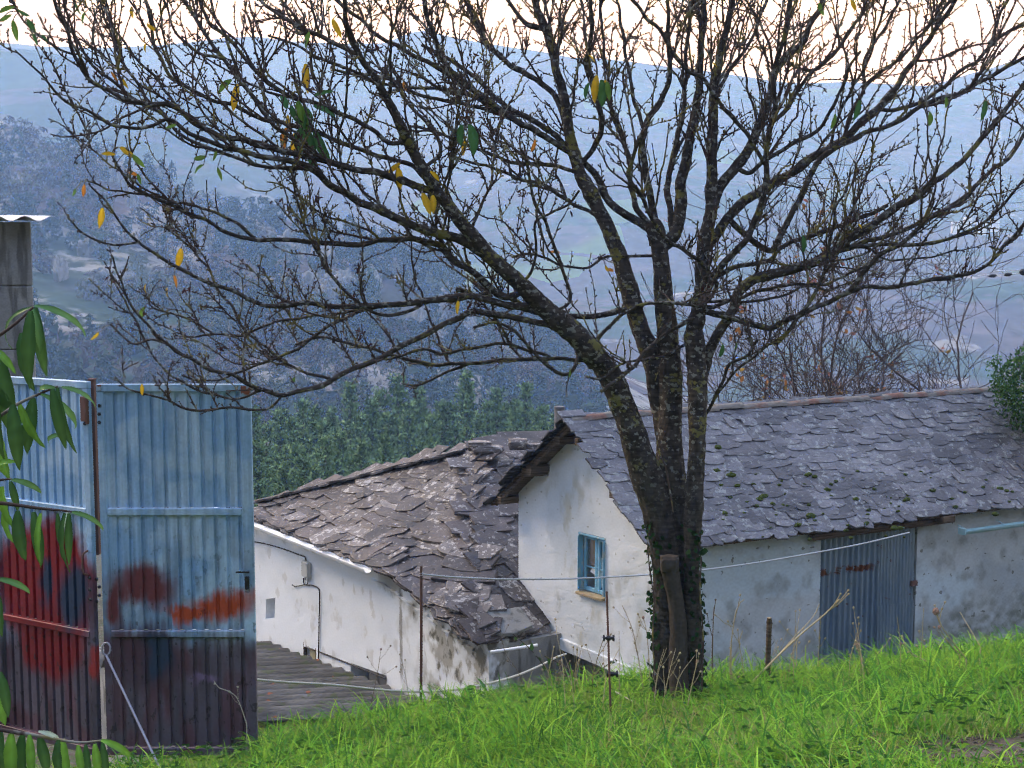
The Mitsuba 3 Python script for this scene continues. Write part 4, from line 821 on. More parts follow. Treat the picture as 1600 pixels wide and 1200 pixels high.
# traced stems and limbs: name: (parent, depth change at the tip in m, radii in photo pixels along it, photo points)
LIMBS = {
 'L1': (None, -1.3, (27, 23, 19, 15, 13, 11, 8, 5), [(1008, 745), (988, 672), (962, 604), (908, 532), (860, 490), (815, 446), (770, 405), (735, 365), (700, 320), (675, 287), (637, 220), (605, 155), (575, 105), (560, 82), (545, 45), (535, -12)]),
 'L2': (None, .5, (23, 19, 17, 15, 13, 11, 9, 7), [(1043, 690), (1030, 610), (1022, 565), (1005, 525), (982, 450), (970, 407), (955, 370), (940, 337), (922, 300), (908, 275), (898, 240), (890, 205), (880, 145), (866, 95), (854, 52), (840, 14), (833, -12)]),
 'C': (None, .2, (27, 23, 21, 18, 16), [(1052, 720), (1050, 640), (1046, 560), (1040, 500), (1035, 462), (1034, 425), (1030, 387), (1024, 355)]),
 'R': (None, .1, (18, 16, 15, 14, 12, 11, 9, 7), [(1082, 720), (1088, 640), (1088, 580), (1083, 525), (1090, 492), (1097, 450), (1097, 412), (1101, 375), (1110, 337), (1112, 300), (1112, 225), (1115, 162), (1120, 120), (1127, 75), (1140, 30), (1146, -12)]),
 'L2b': ('L2', -.3, (8, 7, 5), [(896, 240), (850, 212), (800, 185), (762, 158), (737, 140), (700, 105), (682, 70), (668, 28), (660, -10)]),
 'L2c': ('L2', .5, (7, 7, 5, 4), [(892, 225), (868, 150), (825, 117), (800, 105), (782, 87), (760, 70), (745, 37), (720, -8)]),
 'L2d': ('L2', .2, (8, 6, 4), [(866, 95), (855, 52), (825, 38), (805, 17), (788, -8)]),
 'L2e': ('L2', -.5, (6, 7, 6, 4), [(904, 262), (925, 232), (939, 205), (936, 172), (923, 128), (916, 96), (921, 70), (925, 25), (922, -10)]),
 'L2f': ('L2', .6, (5, 4, 3), [(880, 160), (872, 120), (868, 80), (860, 40), (848, -8)]),
 'C1': ('C', .6, (10, 8, 6, 4), [(1022, 362), (975, 332), (950, 312), (935, 280), (915, 258), (880, 225), (850, 200), (815, 180), (782, 160), (742, 120), (700, 92), (660, 70)]),
 'C2': ('C', -.2, (9, 8, 6, 4), [(1024, 355), (1014, 300), (1006, 250), (1007, 200), (1025, 172), (1040, 140), (1046, 100), (1043, 40), (1041, -10)]),
 'C2b': ('C2', .3, (5, 4, 3), [(1007, 205), (1000, 187), (986, 130), (976, 75), (964, 0), (962, -10)]),
 'C3': ('C', .4, (7, 6, 4, 3), [(1018, 352), (1002, 335), (986, 297), (984, 250), (972, 212), (957, 172), (950, 125), (943, 80), (940, 20), (936, -10)]),
 'C4': ('C', .3, (14, 12, 10, 8, 7), [(1028, 390), (1050, 372), (1060, 350), (1064, 312), (1063, 287), (1072, 250), (1082, 200), (1090, 150), (1093, 112), (1096, 62), (1100, 25), (1098, -10)]),
 'C4b': ('C4', .5, (8, 7, 5, 4), [(1052, 368), (1044, 287), (1057, 225), (1067, 175), (1070, 125), (1072, 75), (1077, 25), (1082, -10)]),
 'R2': ('R', -.6, (9, 8, 7, 6, 5), [(1094, 490), (1100, 465), (1112, 437), (1130, 412), (1150, 390), (1170, 370), (1180, 343), (1191, 313), (1197, 280), (1198, 225), (1208, 175), (1210, 112), (1222, 62), (1230, 25), (1236, -10)]),
 'R3': ('R', .4, (12, 11, 10, 8, 6), [(1106, 345), (1128, 287), (1150, 262), (1175, 225), (1190, 187), (1204, 145), (1210, 115), (1227, 92), (1250, 70), (1267, 37), (1282, 8), (1290, -12)]),
 'R4': ('R', .7, (11, 10, 9, 7, 5), [(1100, 395), (1130, 350), (1160, 318), (1200, 290), (1237, 272), (1262, 250), (1300, 232), (1322, 216), (1342, 195), (1370, 170), (1400, 135), (1420, 105), (1450, 65), (1472, 32), (1497, -4)]),
 'R4b': ('R4', .2, (8, 7, 5, 4), [(1140, 342), (1200, 392), (1225, 357), (1242, 325), (1257, 297), (1276, 256), (1300, 234), (1326, 220), (1352, 207), (1387, 197), (1415, 185), (1437, 167), (1462, 155), (1500, 145), (1532, 127), (1562, 112), (1602, 90), (1650, 65)]),
 'R4c': ('R4', .5, (5, 4), [(1370, 170), (1402, 170), (1436, 162), (1475, 135), (1507, 107), (1525, 95), (1550, 70), (1575, 52), (1602, 38), (1640, 20)]),
 'R4d': ('R4c', .2, (4, 3), [(1550, 70), (1555, 50), (1562, 25), (1575, 0), (1580, -12)]),
 'R4e': ('R4', -.2, (3, 3, 2), [(1432, 95), (1465, 92), (1500, 77), (1525, 70), (1550, 67)]),
 'R4f': ('R4', .3, (5, 4, 3), [(1320, 217), (1330, 180), (1348, 140), (1352, 95), (1372, 60), (1395, 20), (1408, -10)]),
 'R4g': ('R4', .2, (4, 3), [(1342, 140), (1372, 115), (1412, 85), (1440, 55), (1470, 22), (1490, -8)]),
 'R4h': ('R4', -.3, (4, 3, 3), [(1300, 232), (1306, 190), (1330, 140), (1352, 105), (1366, 65), (1378, 20), (1385, -10)]),
 'R5': ('R', .2, (12, 11, 11, 9, 7, 6, 4), [(1094, 620), (1104, 562), (1122, 522), (1143, 488), (1155, 455), (1176, 438), (1200, 430), (1237, 420), (1280, 408), (1302, 396), (1325, 375), (1350, 360), (1375, 342), (1400, 325), (1425, 312), (1450, 292), (1482, 270), (1512, 242), (1532, 217), (1550, 197), (1570, 172), (1597, 135), (1622, 90)]),
 'R5b': ('R2', .6, (6, 5), [(1112, 437), (1150, 418), (1200, 408), (1215, 392), (1232, 382), (1262, 370), (1295, 360), (1325, 347), (1355, 335), (1387, 322)]),
 'R5c': ('R5', .5, (6, 5, 4), [(1300, 397), (1350, 380), (1375, 372), (1412, 360), (1440, 347), (1465, 332), (1490, 320), (1517, 302), (1525, 292), (1550, 265), (1575, 250), (1602, 207), (1620, 170)]),
 'R5d': ('R5', -.5, (5, 4, 3), [(1325, 385), (1350, 385), (1387, 383), (1425, 382), (1462, 377), (1500, 365), (1532, 352), (1557, 332), (1575, 312), (1588, 295), (1612, 265)]),
 'R5e': ('R5d', -.2, (3, 2), [(1340, 386), (1360, 390), (1375, 402), (1400, 407), (1430, 405), (1465, 400), (1494, 389)]),
 'R6': ('R', -.5, (8, 7, 6, 5, 4), [(1098, 485), (1127, 492), (1150, 497), (1168, 505), (1190, 510), (1207, 512), (1225, 502), (1250, 492), (1275, 480), (1305, 467), (1330, 450), (1350, 427), (1375, 400), (1400, 385), (1425, 365), (1450, 347), (1475, 327), (1500, 317), (1520, 300)]),
 'R6b': ('R6', -.3, (4, 5, 4, 3, 2), [(1203, 512), (1204, 530), (1215, 536), (1232, 517), (1250, 490), (1270, 465), (1282, 440), (1292, 405), (1300, 367), (1307, 325), (1322, 298), (1330, 262)]),
 'R6c': ('R6', -.4, (5, 5, 4, 3), [(1315, 462), (1350, 450), (1387, 450), (1425, 442), (1462, 437), (1495, 430), (1525, 422), (1550, 407), (1567, 385), (1585, 367), (1604, 348), (1640, 320)]),
 'R7': ('R', .8, (5, 4, 3), [(1110, 480), (1135, 472), (1162, 462), (1200, 452), (1230, 445), (1265, 445), (1300, 440), (1345, 420), (1380, 405)]),
 'R7b': ('R', .6, (4, 3, 2), [(1100, 470), (1150, 470), (1200, 468), (1235, 458), (1262, 447), (1300, 452), (1340, 436)]),
 'R8': ('R3', -.3, (6, 5, 4, 3), [(1150, 262), (1172, 270), (1195, 250), (1240, 225), (1275, 205), (1295, 180), (1315, 140), (1325, 110), (1345, 80)]),
 'R9': ('R', .7, (5, 4, 3), [(1115, 160), (1130, 130), (1150, 95), (1175, 60), (1190, 20), (1200, -10)]),
 'R10': ('R2', .3, (5, 4, 3), [(1198, 225), (1205, 195), (1232, 165), (1260, 120), (1290, 95), (1320, 60), (1345, 20), (1352, -10)]),
 'R11': ('R3', .3, (4, 3), [(1227, 92), (1262, 112), (1300, 88), (1330, 45), (1360, 10)]),
 'S1': ('R', -.2, (4, 4, 3), [(1100, 650), (1112, 630), (1128, 597), (1142, 570), (1164, 557), (1175, 542), (1185, 529)]),
 'S2': ('S1', -.3, (3, 3, 2), [(1116, 622), (1135, 597), (1160, 572), (1180, 557), (1200, 540), (1222, 534)]),
 'A1': ('L1', -.6, (9, 8, 7, 6, 5, 4, 3), [(822, 452), (790, 465), (752, 438), (707, 403), (690, 385), (650, 376), (612, 374), (550, 382), (512, 380), (450, 377), (400, 374), (355, 362), (320, 345), (260, 318), (215, 297), (190, 270), (173, 241)]),
 'A1b': ('A1', .2, (4, 3, 2), [(400, 374), (372, 352), (330, 330), (286, 318), (240, 306), (200, 302), (168, 294), (138, 283)]),
 'A2': ('L1', -1.2, (11, 10, 9, 8, 6, 5, 4, 3, 2), [(762, 400), (720, 376), (687, 366), (662, 358), (625, 342), (587, 325), (562, 315), (537, 300), (518, 290), (490, 265), (450, 250), (400, 243), (350, 230), (312, 215), (277, 193), (258, 188), (244, 195), (220, 200), (180, 197), (160, 185), (130, 170), (107, 160), (80, 137), (55, 107), (25, 78)]),
 'A2b': ('A2', .3, (5, 4, 4, 3), [(490, 265), (440, 262), (400, 258), (340, 235), (290, 215), (262, 190), (250, 175), (220, 160), (200, 147), (172, 125), (150, 107), (135, 87), (120, 62), (105, 37), (84, 2)]),
 'A3': ('L1', -.8, (9, 8, 7, 6, 5, 4), [(690, 306), (640, 286), (600, 272), (555, 264), (510, 252), (470, 240), (432, 232), (400, 226), (375, 217), (337, 212), (300, 190), (270, 165), (232, 162), (195, 155), (170, 142), (147, 130), (130, 110), (115, 85), (107, 55), (95, 25), (84, -8)]),
 'A3b': ('A3', -.2, (3, 2), [(116, 86), (97, 80), (72, 65), (50, 47), (30, 22), (14, -6)]),
 'A3c': ('A3', .3, (4, 3, 2), [(232, 162), (220, 138), (200, 110), (182, 77), (172, 47), (160, 17), (154, -10)]),
 'A3d': ('A3', .2, (4, 3, 2), [(300, 190), (272, 160), (240, 120), (205, 82), (180, 45), (165, 0)]),
 'A4': ('L1', .5, (6, 5, 4), [(637, 220), (607, 222), (570, 197), (540, 180), (500, 165), (462, 155), (425, 134), (400, 112), (375, 80), (355, 57), (332, 42), (317, 15), (310, -10)]),
 'A5': ('L2b', .3, (6, 6, 5, 4), [(800, 185), (762, 155), (725, 132), (687, 107), (650, 87), (620, 70), (590, 55), (570, 37), (550, 20), (520, -6)]),
 'A6': ('L1', .5, (6, 5, 4), [(562, 88), (525, 67), (487, 50), (467, 42), (437, 22), (412, 5), (400, -8)]),
 'A7': ('A3', .4, (5, 5, 4), [(500, 250), (450, 212), (425, 195), (405, 165), (387, 140), (350, 92), (325, 62), (307, 32), (292, 8), (284, -12)]),
 'A7b': ('A7', .2, (4, 3), [(387, 140), (372, 112), (352, 60), (338, 30), (325, -8)]),
 'A7c': ('A7', -.2, (4, 3, 2), [(350, 92), (302, 78), (278, 55), (262, 22), (255, -8)]),
 'A8': ('L1', .6, (6, 5, 4), [(685, 300), (648, 262), (612, 248), (570, 235), (530, 222), (495, 208), (460, 195), (425, 190), (400, 182), (365, 165), (330, 155), (300, 140), (270, 120), (250, 90), (240, 60), (232, 20)]),
 'A9': ('L2b', .5, (5, 4, 3), [(800, 187), (770, 175), (720, 162), (660, 150), (620, 130), (560, 112), (510, 95), (460, 70), (420, 55)]),
 'A10': ('C1', .3, (5, 4, 3), [(815, 180), (770, 168), (730, 148), (690, 138), (640, 137), (600, 130), (560, 118), (520, 108)]),
 'A11': ('L1', .4, (5, 4, 3), [(660, 262), (690, 235), (668, 195), (640, 165), (605, 120), (588, 95), (560, 60)]),
 'B1': ('L1', -1.4, (8, 8, 7, 7, 6, 5, 4, 3, 2), [(880, 515), (845, 505), (800, 496), (762, 489), (738, 487), (720, 496), (700, 505), (675, 517), (645, 532), (612, 550), (575, 567), (540, 582), (505, 601), (462, 612), (430, 617), (410, 610), (375, 592), (340, 582), (312, 570), (285, 555), (260, 537), (235, 512), (215, 490), (200, 465), (187, 435), (174, 400)]),
 'B1b': ('B1', -.3, (3, 3, 2), [(440, 617), (425, 636), (400, 640), (362, 637), (325, 640), (287, 637), (255, 622), (220, 615), (200, 607), (178, 588)]),
 'B1c': ('B1', .2, (3, 2), [(260, 537), (240, 532), (210, 537), (185, 522), (172, 508)]),
 'B1d': ('B1', .2, (3, 2), [(410, 610), (370, 625), (330, 617), (290, 600), (262, 582), (235, 550), (215, 510), (190, 460), (172, 430)]),
 'B3': ('L1', -1.0, (9, 8, 8, 7, 6, 5, 4, 3, 2), [(842, 476), (800, 478), (764, 470), (738, 463), (700, 466), (650, 471), (612, 475), (575, 477), (525, 480), (487, 475), (450, 477), (422, 480), (387, 467), (350, 450), (312, 437), (287, 422), (262, 410), (237, 392), (217, 380), (197, 360), (180, 340), (165, 315), (140, 284)]),
 'B3b': ('B3', -.2, (3, 2), [(217, 380), (200, 381), (167, 380), (132, 366), (105, 340)]),
 'B4': ('B3', -.5, (5, 4, 4, 3, 2), [(700, 462), (662, 473), (637, 485), (607, 492), (585, 487), (555, 470), (535, 450), (515, 425), (500, 400), (482, 370), (470, 337), (462, 298), (452, 262)]),
 'B5': ('L1', .3, (5, 5, 4, 3), [(930, 562), (870, 560), (800, 562), (750, 567), (687, 570), (650, 565), (612, 555), (580, 545), (540, 535), (500, 528), (462, 538)]),
 'B5b': ('B5', -.3, (4, 4, 3), [(860, 556), (790, 537), (762, 540), (725, 547), (687, 552), (665, 545), (640, 552), (600, 560)]),
 'B5c': ('B5', .2, (4, 3, 2), [(735, 568), (700, 582), (660, 598), (640, 602), (628, 600)]),
 'B6': ('B3', -.4, (4, 4, 3, 2), [(612, 475), (560, 487), (520, 505), (495, 525), (467, 545), (432, 560), (412, 567), (375, 582), (337, 592), (300, 592), (282, 588)]),
 'B7': ('B3', .4, (4, 3, 3, 2), [(590, 477), (535, 489), (500, 494), (450, 500), (412, 510), (380, 525), (337, 522), (300, 525), (275, 522)]),
 'B7b': ('B7', .2, (3, 2), [(334, 522), (300, 500), (270, 490), (237, 480), (232, 462)]),
 'B8': ('B1', .6, (4, 3, 3, 2), [(520, 594), (450, 570), (412, 540), (382, 515), (362, 482), (337, 450), (325, 420), (307, 395), (290, 382), (258, 356)]),
 'D1': ('R', -.6, (6, 5, 5, 4), [(1098, 488), (1064, 508), (1037, 525), (1012, 547), (995, 567), (980, 580), (958, 600), (940, 612)]),
 'D1b': ('R', -.5, (4, 3, 3), [(1076, 535), (1060, 543), (1040, 555), (1007, 562), (970, 570), (955, 582), (935, 592), (915, 588)]),
 'D2': ('L1', -.5, (5, 5, 4, 3), [(950, 590), (930, 540), (908, 550), (897, 575), (885, 585), (862, 575), (837, 555), (812, 525), (800, 515), (770, 505), (740, 512)]),
 'D3': ('L1', -.2, (5, 4, 4), [(925, 545), (935, 530), (950, 512), (968, 494), (1000, 476), (1040, 472), (1070, 475), (1100, 480)]),
 'D3b': ('L2', -.5, (7, 7, 6, 5), [(985, 480), (940, 492), (900, 492), (862, 492), (828, 486), (802, 470), (775, 455), (745, 462), (712, 452)]),
 'D4': ('R', -.7, (4, 5, 5, 5, 4), [(1100, 478), (1112, 460), (1114, 430), (1066, 388), (1050, 380), (1022, 350), (1005, 312), (985, 280), (992, 240), (1008, 200)]),
 'D5': ('R2', -.4, (5, 5, 5, 4), [(1198, 262), (1182, 235), (1162, 202), (1137, 175), (1112, 145), (1097, 120), (1075, 110), (1050, 80), (1037, 55), (1012, 27), (984, -8)]),
 'D6': ('C', -.5, (4, 3, 3), [(1030, 400), (985, 402), (950, 400), (915, 418), (880, 415), (850, 402), (822, 398), (800, 400)]),
 'D7': ('L1', -.4, (4, 4, 3), [(860, 490), (890, 470), (882, 430), (868, 390), (850, 345), (832, 310), (826, 262), (812, 230)]),
 'D8': ('L1', -.3, (4, 3, 3), [(815, 446), (838, 400), (836, 350), (862, 332), (885, 322), (905, 300)]),
 'D9': ('L1', .4, (4, 3, 3), [(735, 365), (752, 320), (768, 280), (772, 240), (780, 200), (790, 170)]),
 'D10': ('L1', -.3, (3, 3, 2), [(690, 310), (700, 270), (708, 225), (716, 185), (722, 150), (726, 120)]),
 'D11': ('L1', -.4, (4, 3, 3), [(608, 160), (611, 110), (612, 60), (620, 20), (636, -8)]),
 'D12': ('A2', -.3, (3, 3, 2), [(545, 305), (535, 262), (528, 222), (541, 160), (541, 90), (540, 40)]),
 'D13': ('A2', -.3, (3, 3, 2), [(690, 367), (696, 340), (700, 300), (706, 250), (712, 215), (720, 175)]),
 'D14': ('L2', .4, (5, 4, 3), [(945, 345), (920, 330), (895, 318), (868, 300), (840, 285), (812, 280), (775, 262), (740, 255), (700, 240)]),
 'D15': ('L2', .6, (5, 4, 3), [(905, 270), (872, 262), (840, 258), (800, 252), (760, 238), (715, 220), (672, 205), (640, 195)]),
}
PATH = {}
def limb_path(nm):
    par, dy, rad, pts = LIMBS[nm]; pts = np.array(pts, float); q = spline(pts if pts.shape[1] == 2 else pts, 6.0)
    s = np.concatenate([[0], np.cumsum(np.linalg.norm(np.diff(q, axis=0), axis=1))]); s /= s[-1]
    y0 = TY
    if par:
        pq, pY, _ = PATH[par]; k = np.argmin(((pq - q[0]) ** 2).sum(1)); y0 = pY[k]; q[0] = .75 * q[0] + .25 * pq[k]
    Y = y0 + dy * s ** 1.1
    R = np.interp(s, np.linspace(0, 1, len(rad)), rad); R = R * (.63 + .27 * np.clip((R - 8) / 10, 0, 1))
    if q[-1, 1] < 0:                                                  # the crown goes on above the frame
        d = q[-1] - q[-5]; d = d / np.linalg.norm(d); m = int(26 * R[-1] / 5) + 8; e = np.arange(1, m + 1)[:, None]
        ext = q[-1] + d * 6 * e + np.random.default_rng(len(nm) + int(q[-1, 0])).normal(0, .35, (m, 2)).cumsum(0)
        q = np.vstack([q, ext]); Y = np.concatenate([Y, np.full(m, Y[-1])]); R = np.concatenate([R, np.linspace(R[-1], 1.2, m)])
    PATH[nm] = (q, Y, R); return q, Y, R
TWIG, SPUR, DRY = [], [], []
rng = np.random.default_rng(2024)
def spur(p, d, l, r):
    a, b = frame_of(d); e = p + d * l; ang = np.arange(4) * np.pi / 2
    V = np.vstack([p + r * (np.cos(ang)[:, None] * a + np.sin(ang)[:, None] * b), p + d * l * .6 + r * .75 * (np.cos(ang)[:, None] * a + np.sin(ang)[:, None] * b), p + d * l * .85 + r * 1.25 * (np.cos(ang)[:, None] * a + np.sin(ang)[:, None] * b), [e]])
    k = np.arange(4); j = (k + 1) % 4
    F = np.vstack([np.vstack([np.stack([k + o, j + o, j + o + 4], 1), np.stack([k + o, j + o + 4, k + o + 4], 1)]) for o in (0, 4)] + [np.stack([k + 8, j + 8, k * 0 + 12], 1)])
    SPUR.append((V, F))
def spurs_along(P, r, gap, lo, hi):
    s = np.concatenate([[0], np.cumsum(np.linalg.norm(np.diff(P, axis=0), axis=1))]); q = rng.uniform(0, gap)
    while q < s[-1]:
        c = np.array([np.interp(q, s, P[:, a]) for a in range(3)]); k = min(np.searchsorted(s, q), len(P) - 1); t = unit(P[k] - P[max(k - 1, 0)] + 1e-9)
        d = rng.normal(size=3); d -= t * np.dot(d, t); d = unit(unit(d) + t * .5 + [0, 0, .35]); spur(c, d, rng.uniform(lo, hi) + float(np.interp(q, s, r)), rng.uniform(.0045, .0075))
        q += gap * rng.uniform(.4, 1.7)
def twig(p, d, l, r, depth):
    n = max(5, int(l / .045)); P = [p]; d = unit(d)
    for _ in range(n):
        d = unit(d + rng.normal(0, .13, 3) + [0, 0, .05]); P.append(P[-1] + d * l / n)
    P = np.array(P); R = np.linspace(r, max(.0032, r * .5), n + 1); TWIG.append(tube(P, R, 5, cap=False)); spurs_along(P, R, .042, .010, .034); spur(P[-1], d, .03, .005)
    if rng.random() < .10:
        for _ in range(rng.integers(2, 6)): DRY.append((P[-1] + rng.normal(0, .02, 3), rng.uniform(.03, .06)))
    if depth > 0 and l > .16:
        for _ in range(rng.integers(1, 4) if l < .4 else rng.integers(2, 6)):
            k = rng.integers(1, n); t = unit(P[k + 1] - P[k - 1]); e = rng.normal(size=3); e -= t * np.dot(e, t); twig(P[k], t * .55 + unit(e) * .8 + [0, 0, .3], l * rng.uniform(.3, .6), R[k] * .75, depth - 1)
KEEP = {}
for nm in LIMBS:
    q, Y, R = limb_path(nm)
    P = np.array([at(a, b, c) for (a, b), c in zip(q, Y)]); r = R / FPX * Y
    r = r * (1 + .10 * (meshkit.fbm(P * 9, 2, 3) - .5)); P = P + .028 * (np.stack([meshkit.noise(P * 8, 1), meshkit.noise(P * 8, 2), meshkit.noise(P * 8, 3)], -1) - .5) * np.clip(1.5 - r[:, None] / .05, .3, 1)
    # knots: local swellings
    for _ in range(max(1, int(len(P) / 16))):
        k = rng.integers(2, len(P)); r = r * (1 + rng.uniform(.05, .22) * np.exp(-.5 * ((np.arange(len(P)) - k) / 1.1) ** 2))
    KEEP[nm] = (P, r)
    if nm in ('L1', 'L2', 'C', 'R'): continue
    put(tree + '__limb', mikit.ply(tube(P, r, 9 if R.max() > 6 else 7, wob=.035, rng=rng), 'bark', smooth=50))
for nm in LIMBS:
    P, r = KEEP[nm]; s = np.concatenate([[0], np.cumsum(np.linalg.norm(np.diff(P, axis=0), axis=1))]); thin = r.max() < .035
    i0 = 0.12 * s[-1] if nm not in ('L1', 'L2', 'C', 'R') else .45 * s[-1]
    ok = s > i0; spurs_along(P[ok], r[ok], .055 if thin else .085, .012, .03)
    for _ in range(rng.poisson((s[-1] - i0) / (.50 if P[-1, 2] > .55 else 1.45))):                     # long whippy shoots
        qd = rng.uniform(i0, s[-1]); k = int(np.clip(np.searchsorted(s, qd), 1, len(P) - 2)); t = unit(P[k + 1] - P[k - 1]); e = rng.normal(size=3); e -= t * np.dot(e, t)
        twig(P[k], t * .9 + unit(e) * .45 + [0, 0, .45], rng.uniform(.45, 1.3), min(.0105, r[k] * .7), 1)
    for _ in range(rng.poisson((s[-1] - i0) / (.24 if thin else .30))):
        qd = rng.uniform(i0, s[-1]); k = int(np.clip(np.searchsorted(s, qd), 1, len(P) - 2)); t = unit(P[k + 1] - P[k - 1]); e = rng.normal(size=3); e -= t * np.dot(e, t)
        l = float(np.clip(rng.lognormal(math.log(.22), .6), .06, .75)); twig(P[k], t * .6 + unit(e) * .8 + [0, 0, .45], l, min(.0095, .0042 + l * .010, r[k] * .8), 1 if l > .2 else 0)
# trunk: fluted stems grown together
def stem(pts): return [(at(x, y, TY + dy), w / FPX * (TY + dy)) for x, y, w, dy in pts]
STEMS = [stem([(1046, 1150, 32, 0), (1046, 1085, 25, 0), (1043, 1000, 22, -.02), (1041, 900, 22, 0), (1037, 840, 24, 0), (1027, 790, 26, .02), (1013, 748, 26, .0), (990, 680, 22, -.02), (962, 604, 19, -.05), (930, 556, 17, -.08)]),
         stem([(1066, 1150, 30, .1), (1066, 1085, 26, .1), (1067, 1000, 23, .1), (1064, 900, 24, .08), (1055, 820, 25, .08), (1050, 760, 25, .08), (1047, 700, 23, .10), (1048, 630, 19, .12), (1046, 560, 18, .12), (1040, 500, 16.5, .12), (1035, 440, 15, .14), (1030, 387, 14, .16), (1024, 355, 13, .17)]),
         stem([(1083, 1145, 27, -.10), (1083, 1085, 19, -.10), (1082, 1000, 15, -.12), (1081, 900, 14, -.14), (1081, 830, 14, -.16), (1085, 770, 14, -.16), (1088, 700, 14, -.14), (1090, 640, 14, -.10), (1089, 580, 14, -.04), (1085, 525, 14, .01)]),
         stem([(1048, 730, 16, .16), (1038, 670, 16, .18), (1028, 612, 16, .19), (1022, 565, 16, .19), (1005, 525, 15, .19), (982, 450, 14, .19)]),
         stem([(1031, 1150, 24, -.08), (1033, 1085, 15, -.05), (1032, 980, 11, -.04), (1031, 890, 10, -.03)])]
def ball(c, r): return m3.Manifold.sphere(float(r), 20).translate([float(x) for x in c])
bits = []
for s in STEMS:
    q = spline(np.array([[*c, r] for c, r in s]), .10)
    b = [ball(a[:3], a[3]) for a in q]
    bits += [m3.Manifold.batch_hull([b[i], b[i + 1]]) for i in range(len(b) - 1)]
tm_ = m3.Manifold.batch_boolean(bits, m3.OpType.Add).refine_to_length(.035).to_mesh()
tm_ = trimesh.Trimesh(tm_.vert_properties[:, :3], tm_.tri_verts, process=True); trimesh.smoothing.filter_taubin(tm_, iterations=14)
tm_ = tm_.subdivide(); v = np.array(tm_.vertices); nn = np.array(tm_.vertex_normals)
v = v + nn * (.045 * (meshkit.fbm(v * [5, 5, 2.0], 3, 2) - .5) + .022 * (meshkit.fbm(v * [24, 24, 7], 3, 5) - .5))[:, None]
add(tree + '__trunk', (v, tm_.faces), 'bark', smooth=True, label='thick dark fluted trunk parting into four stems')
for nm in ('L1', 'L2', 'C', 'R'):
    P, r = KEEP[nm]; z0 = {'L1': 565, 'L2': 480, 'C': 380, 'R': 545}[nm]; k = int(np.argmin(np.abs(PATH[nm][0][:, 1] - z0)))
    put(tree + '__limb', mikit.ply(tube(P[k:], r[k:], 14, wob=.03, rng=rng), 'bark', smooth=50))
# sawn-off dead stem leaning on the front of the trunk
q = spline(np.array([[*at(1064, 1120, 10.30), .085], [*at(1060, 1050, 10.33), .080], [*at(1060, 985, 10.32), .070], [*at(1056, 940, 10.31), .066], [*at(1050, 905, 10.30), .070], [*at(1046, 886, 10.30), .074]]), .05)
V, F = tube(q[:, :3], q[:, 3], 16, wob=.03); V = V + .012 * (meshkit.fbm(V * [20, 20, 6], 3, 4)[:, None] - .5)
add(tree + '__dead_stem', (V, F), 'cut_bark', smooth=50, label='sawn-off dead stem on the front of the trunk')
c = at(1046, 881, 10.28); ang = np.arange(14) * 2 * np.pi / 14
k = boulder(c + [0, 0, .0], (.078, .06, .072), 9); add(tree + '__stub_end', k, 'cut_bark', smooth=40)
add(tree + '__twigs', cat_mesh(TWIG), 'twig_bark', smooth=True, kind='stuff', label='countless thin knobby twigs')
add(tree + '__buds', cat_mesh(SPUR), 'twig_bark', kind='stuff', label='short spurs and winter buds')
def leaf_mesh(p, d, n, l, w, curl=.5, fold=.35, segs=6, rng=RNG, twist=0.0):
    """A leaf from p along d, its upper face towards n; curl bends it down along its length, fold closes it along the midrib."""
    d = unit(d); n = unit(n - d * np.dot(n, d)); V = []; P = np.array(p, float)
    for i in range(segs + 1):
        u = i / segs; ww = w * .5 * max(.03, math.sin(math.pi * min(1, u * .92 + .07)) ** .8) * (1 - .25 * u)
        if i == segs: ww = w * .015
        s = np.cross(d, n); c_, s_ = math.cos(twist * u), math.sin(twist * u); s, nn_ = s * c_ + n * s_, n * c_ - s * s_
        rip = .06 * w * math.sin(u * 19 + p[0] * 40)
        V += [P - s * ww + nn_ * (ww * fold + rip), P, P + s * ww + nn_ * (ww * fold - rip)]
        d = unit(d - n * curl / segs); n = unit(n - d * np.dot(n, d)); P = P + d * l / segs
    F = []
    for i in range(segs):
        a = i * 3; F += [[a, a + 1, a + 4], [a, a + 4, a + 3], [a + 1, a + 2, a + 5], [a + 1, a + 5, a + 4]]
    return np.array(V), np.array(F)
def leaf_color(V, base, tip, seed, spots=.0, rib=(.0, .0, .0)):
    n = len(V); u = np.repeat(np.arange(n // 3) / (n // 3 - 1), 3)[:, None]; c = np.array(base) * (1 - u) + np.array(tip) * u
    c = c * (.75 + .5 * meshkit.fbm(V * 60, 2, seed)[:, None]); c[1::3] = c[1::3] * 1.4 + np.array(rib)
    return np.clip(c, 0, 1)
G1, G2, Y1, O1 = (.055, .14, .05), (.12, .22, .045), (.60, .40, .03), (.52, .22, .045)
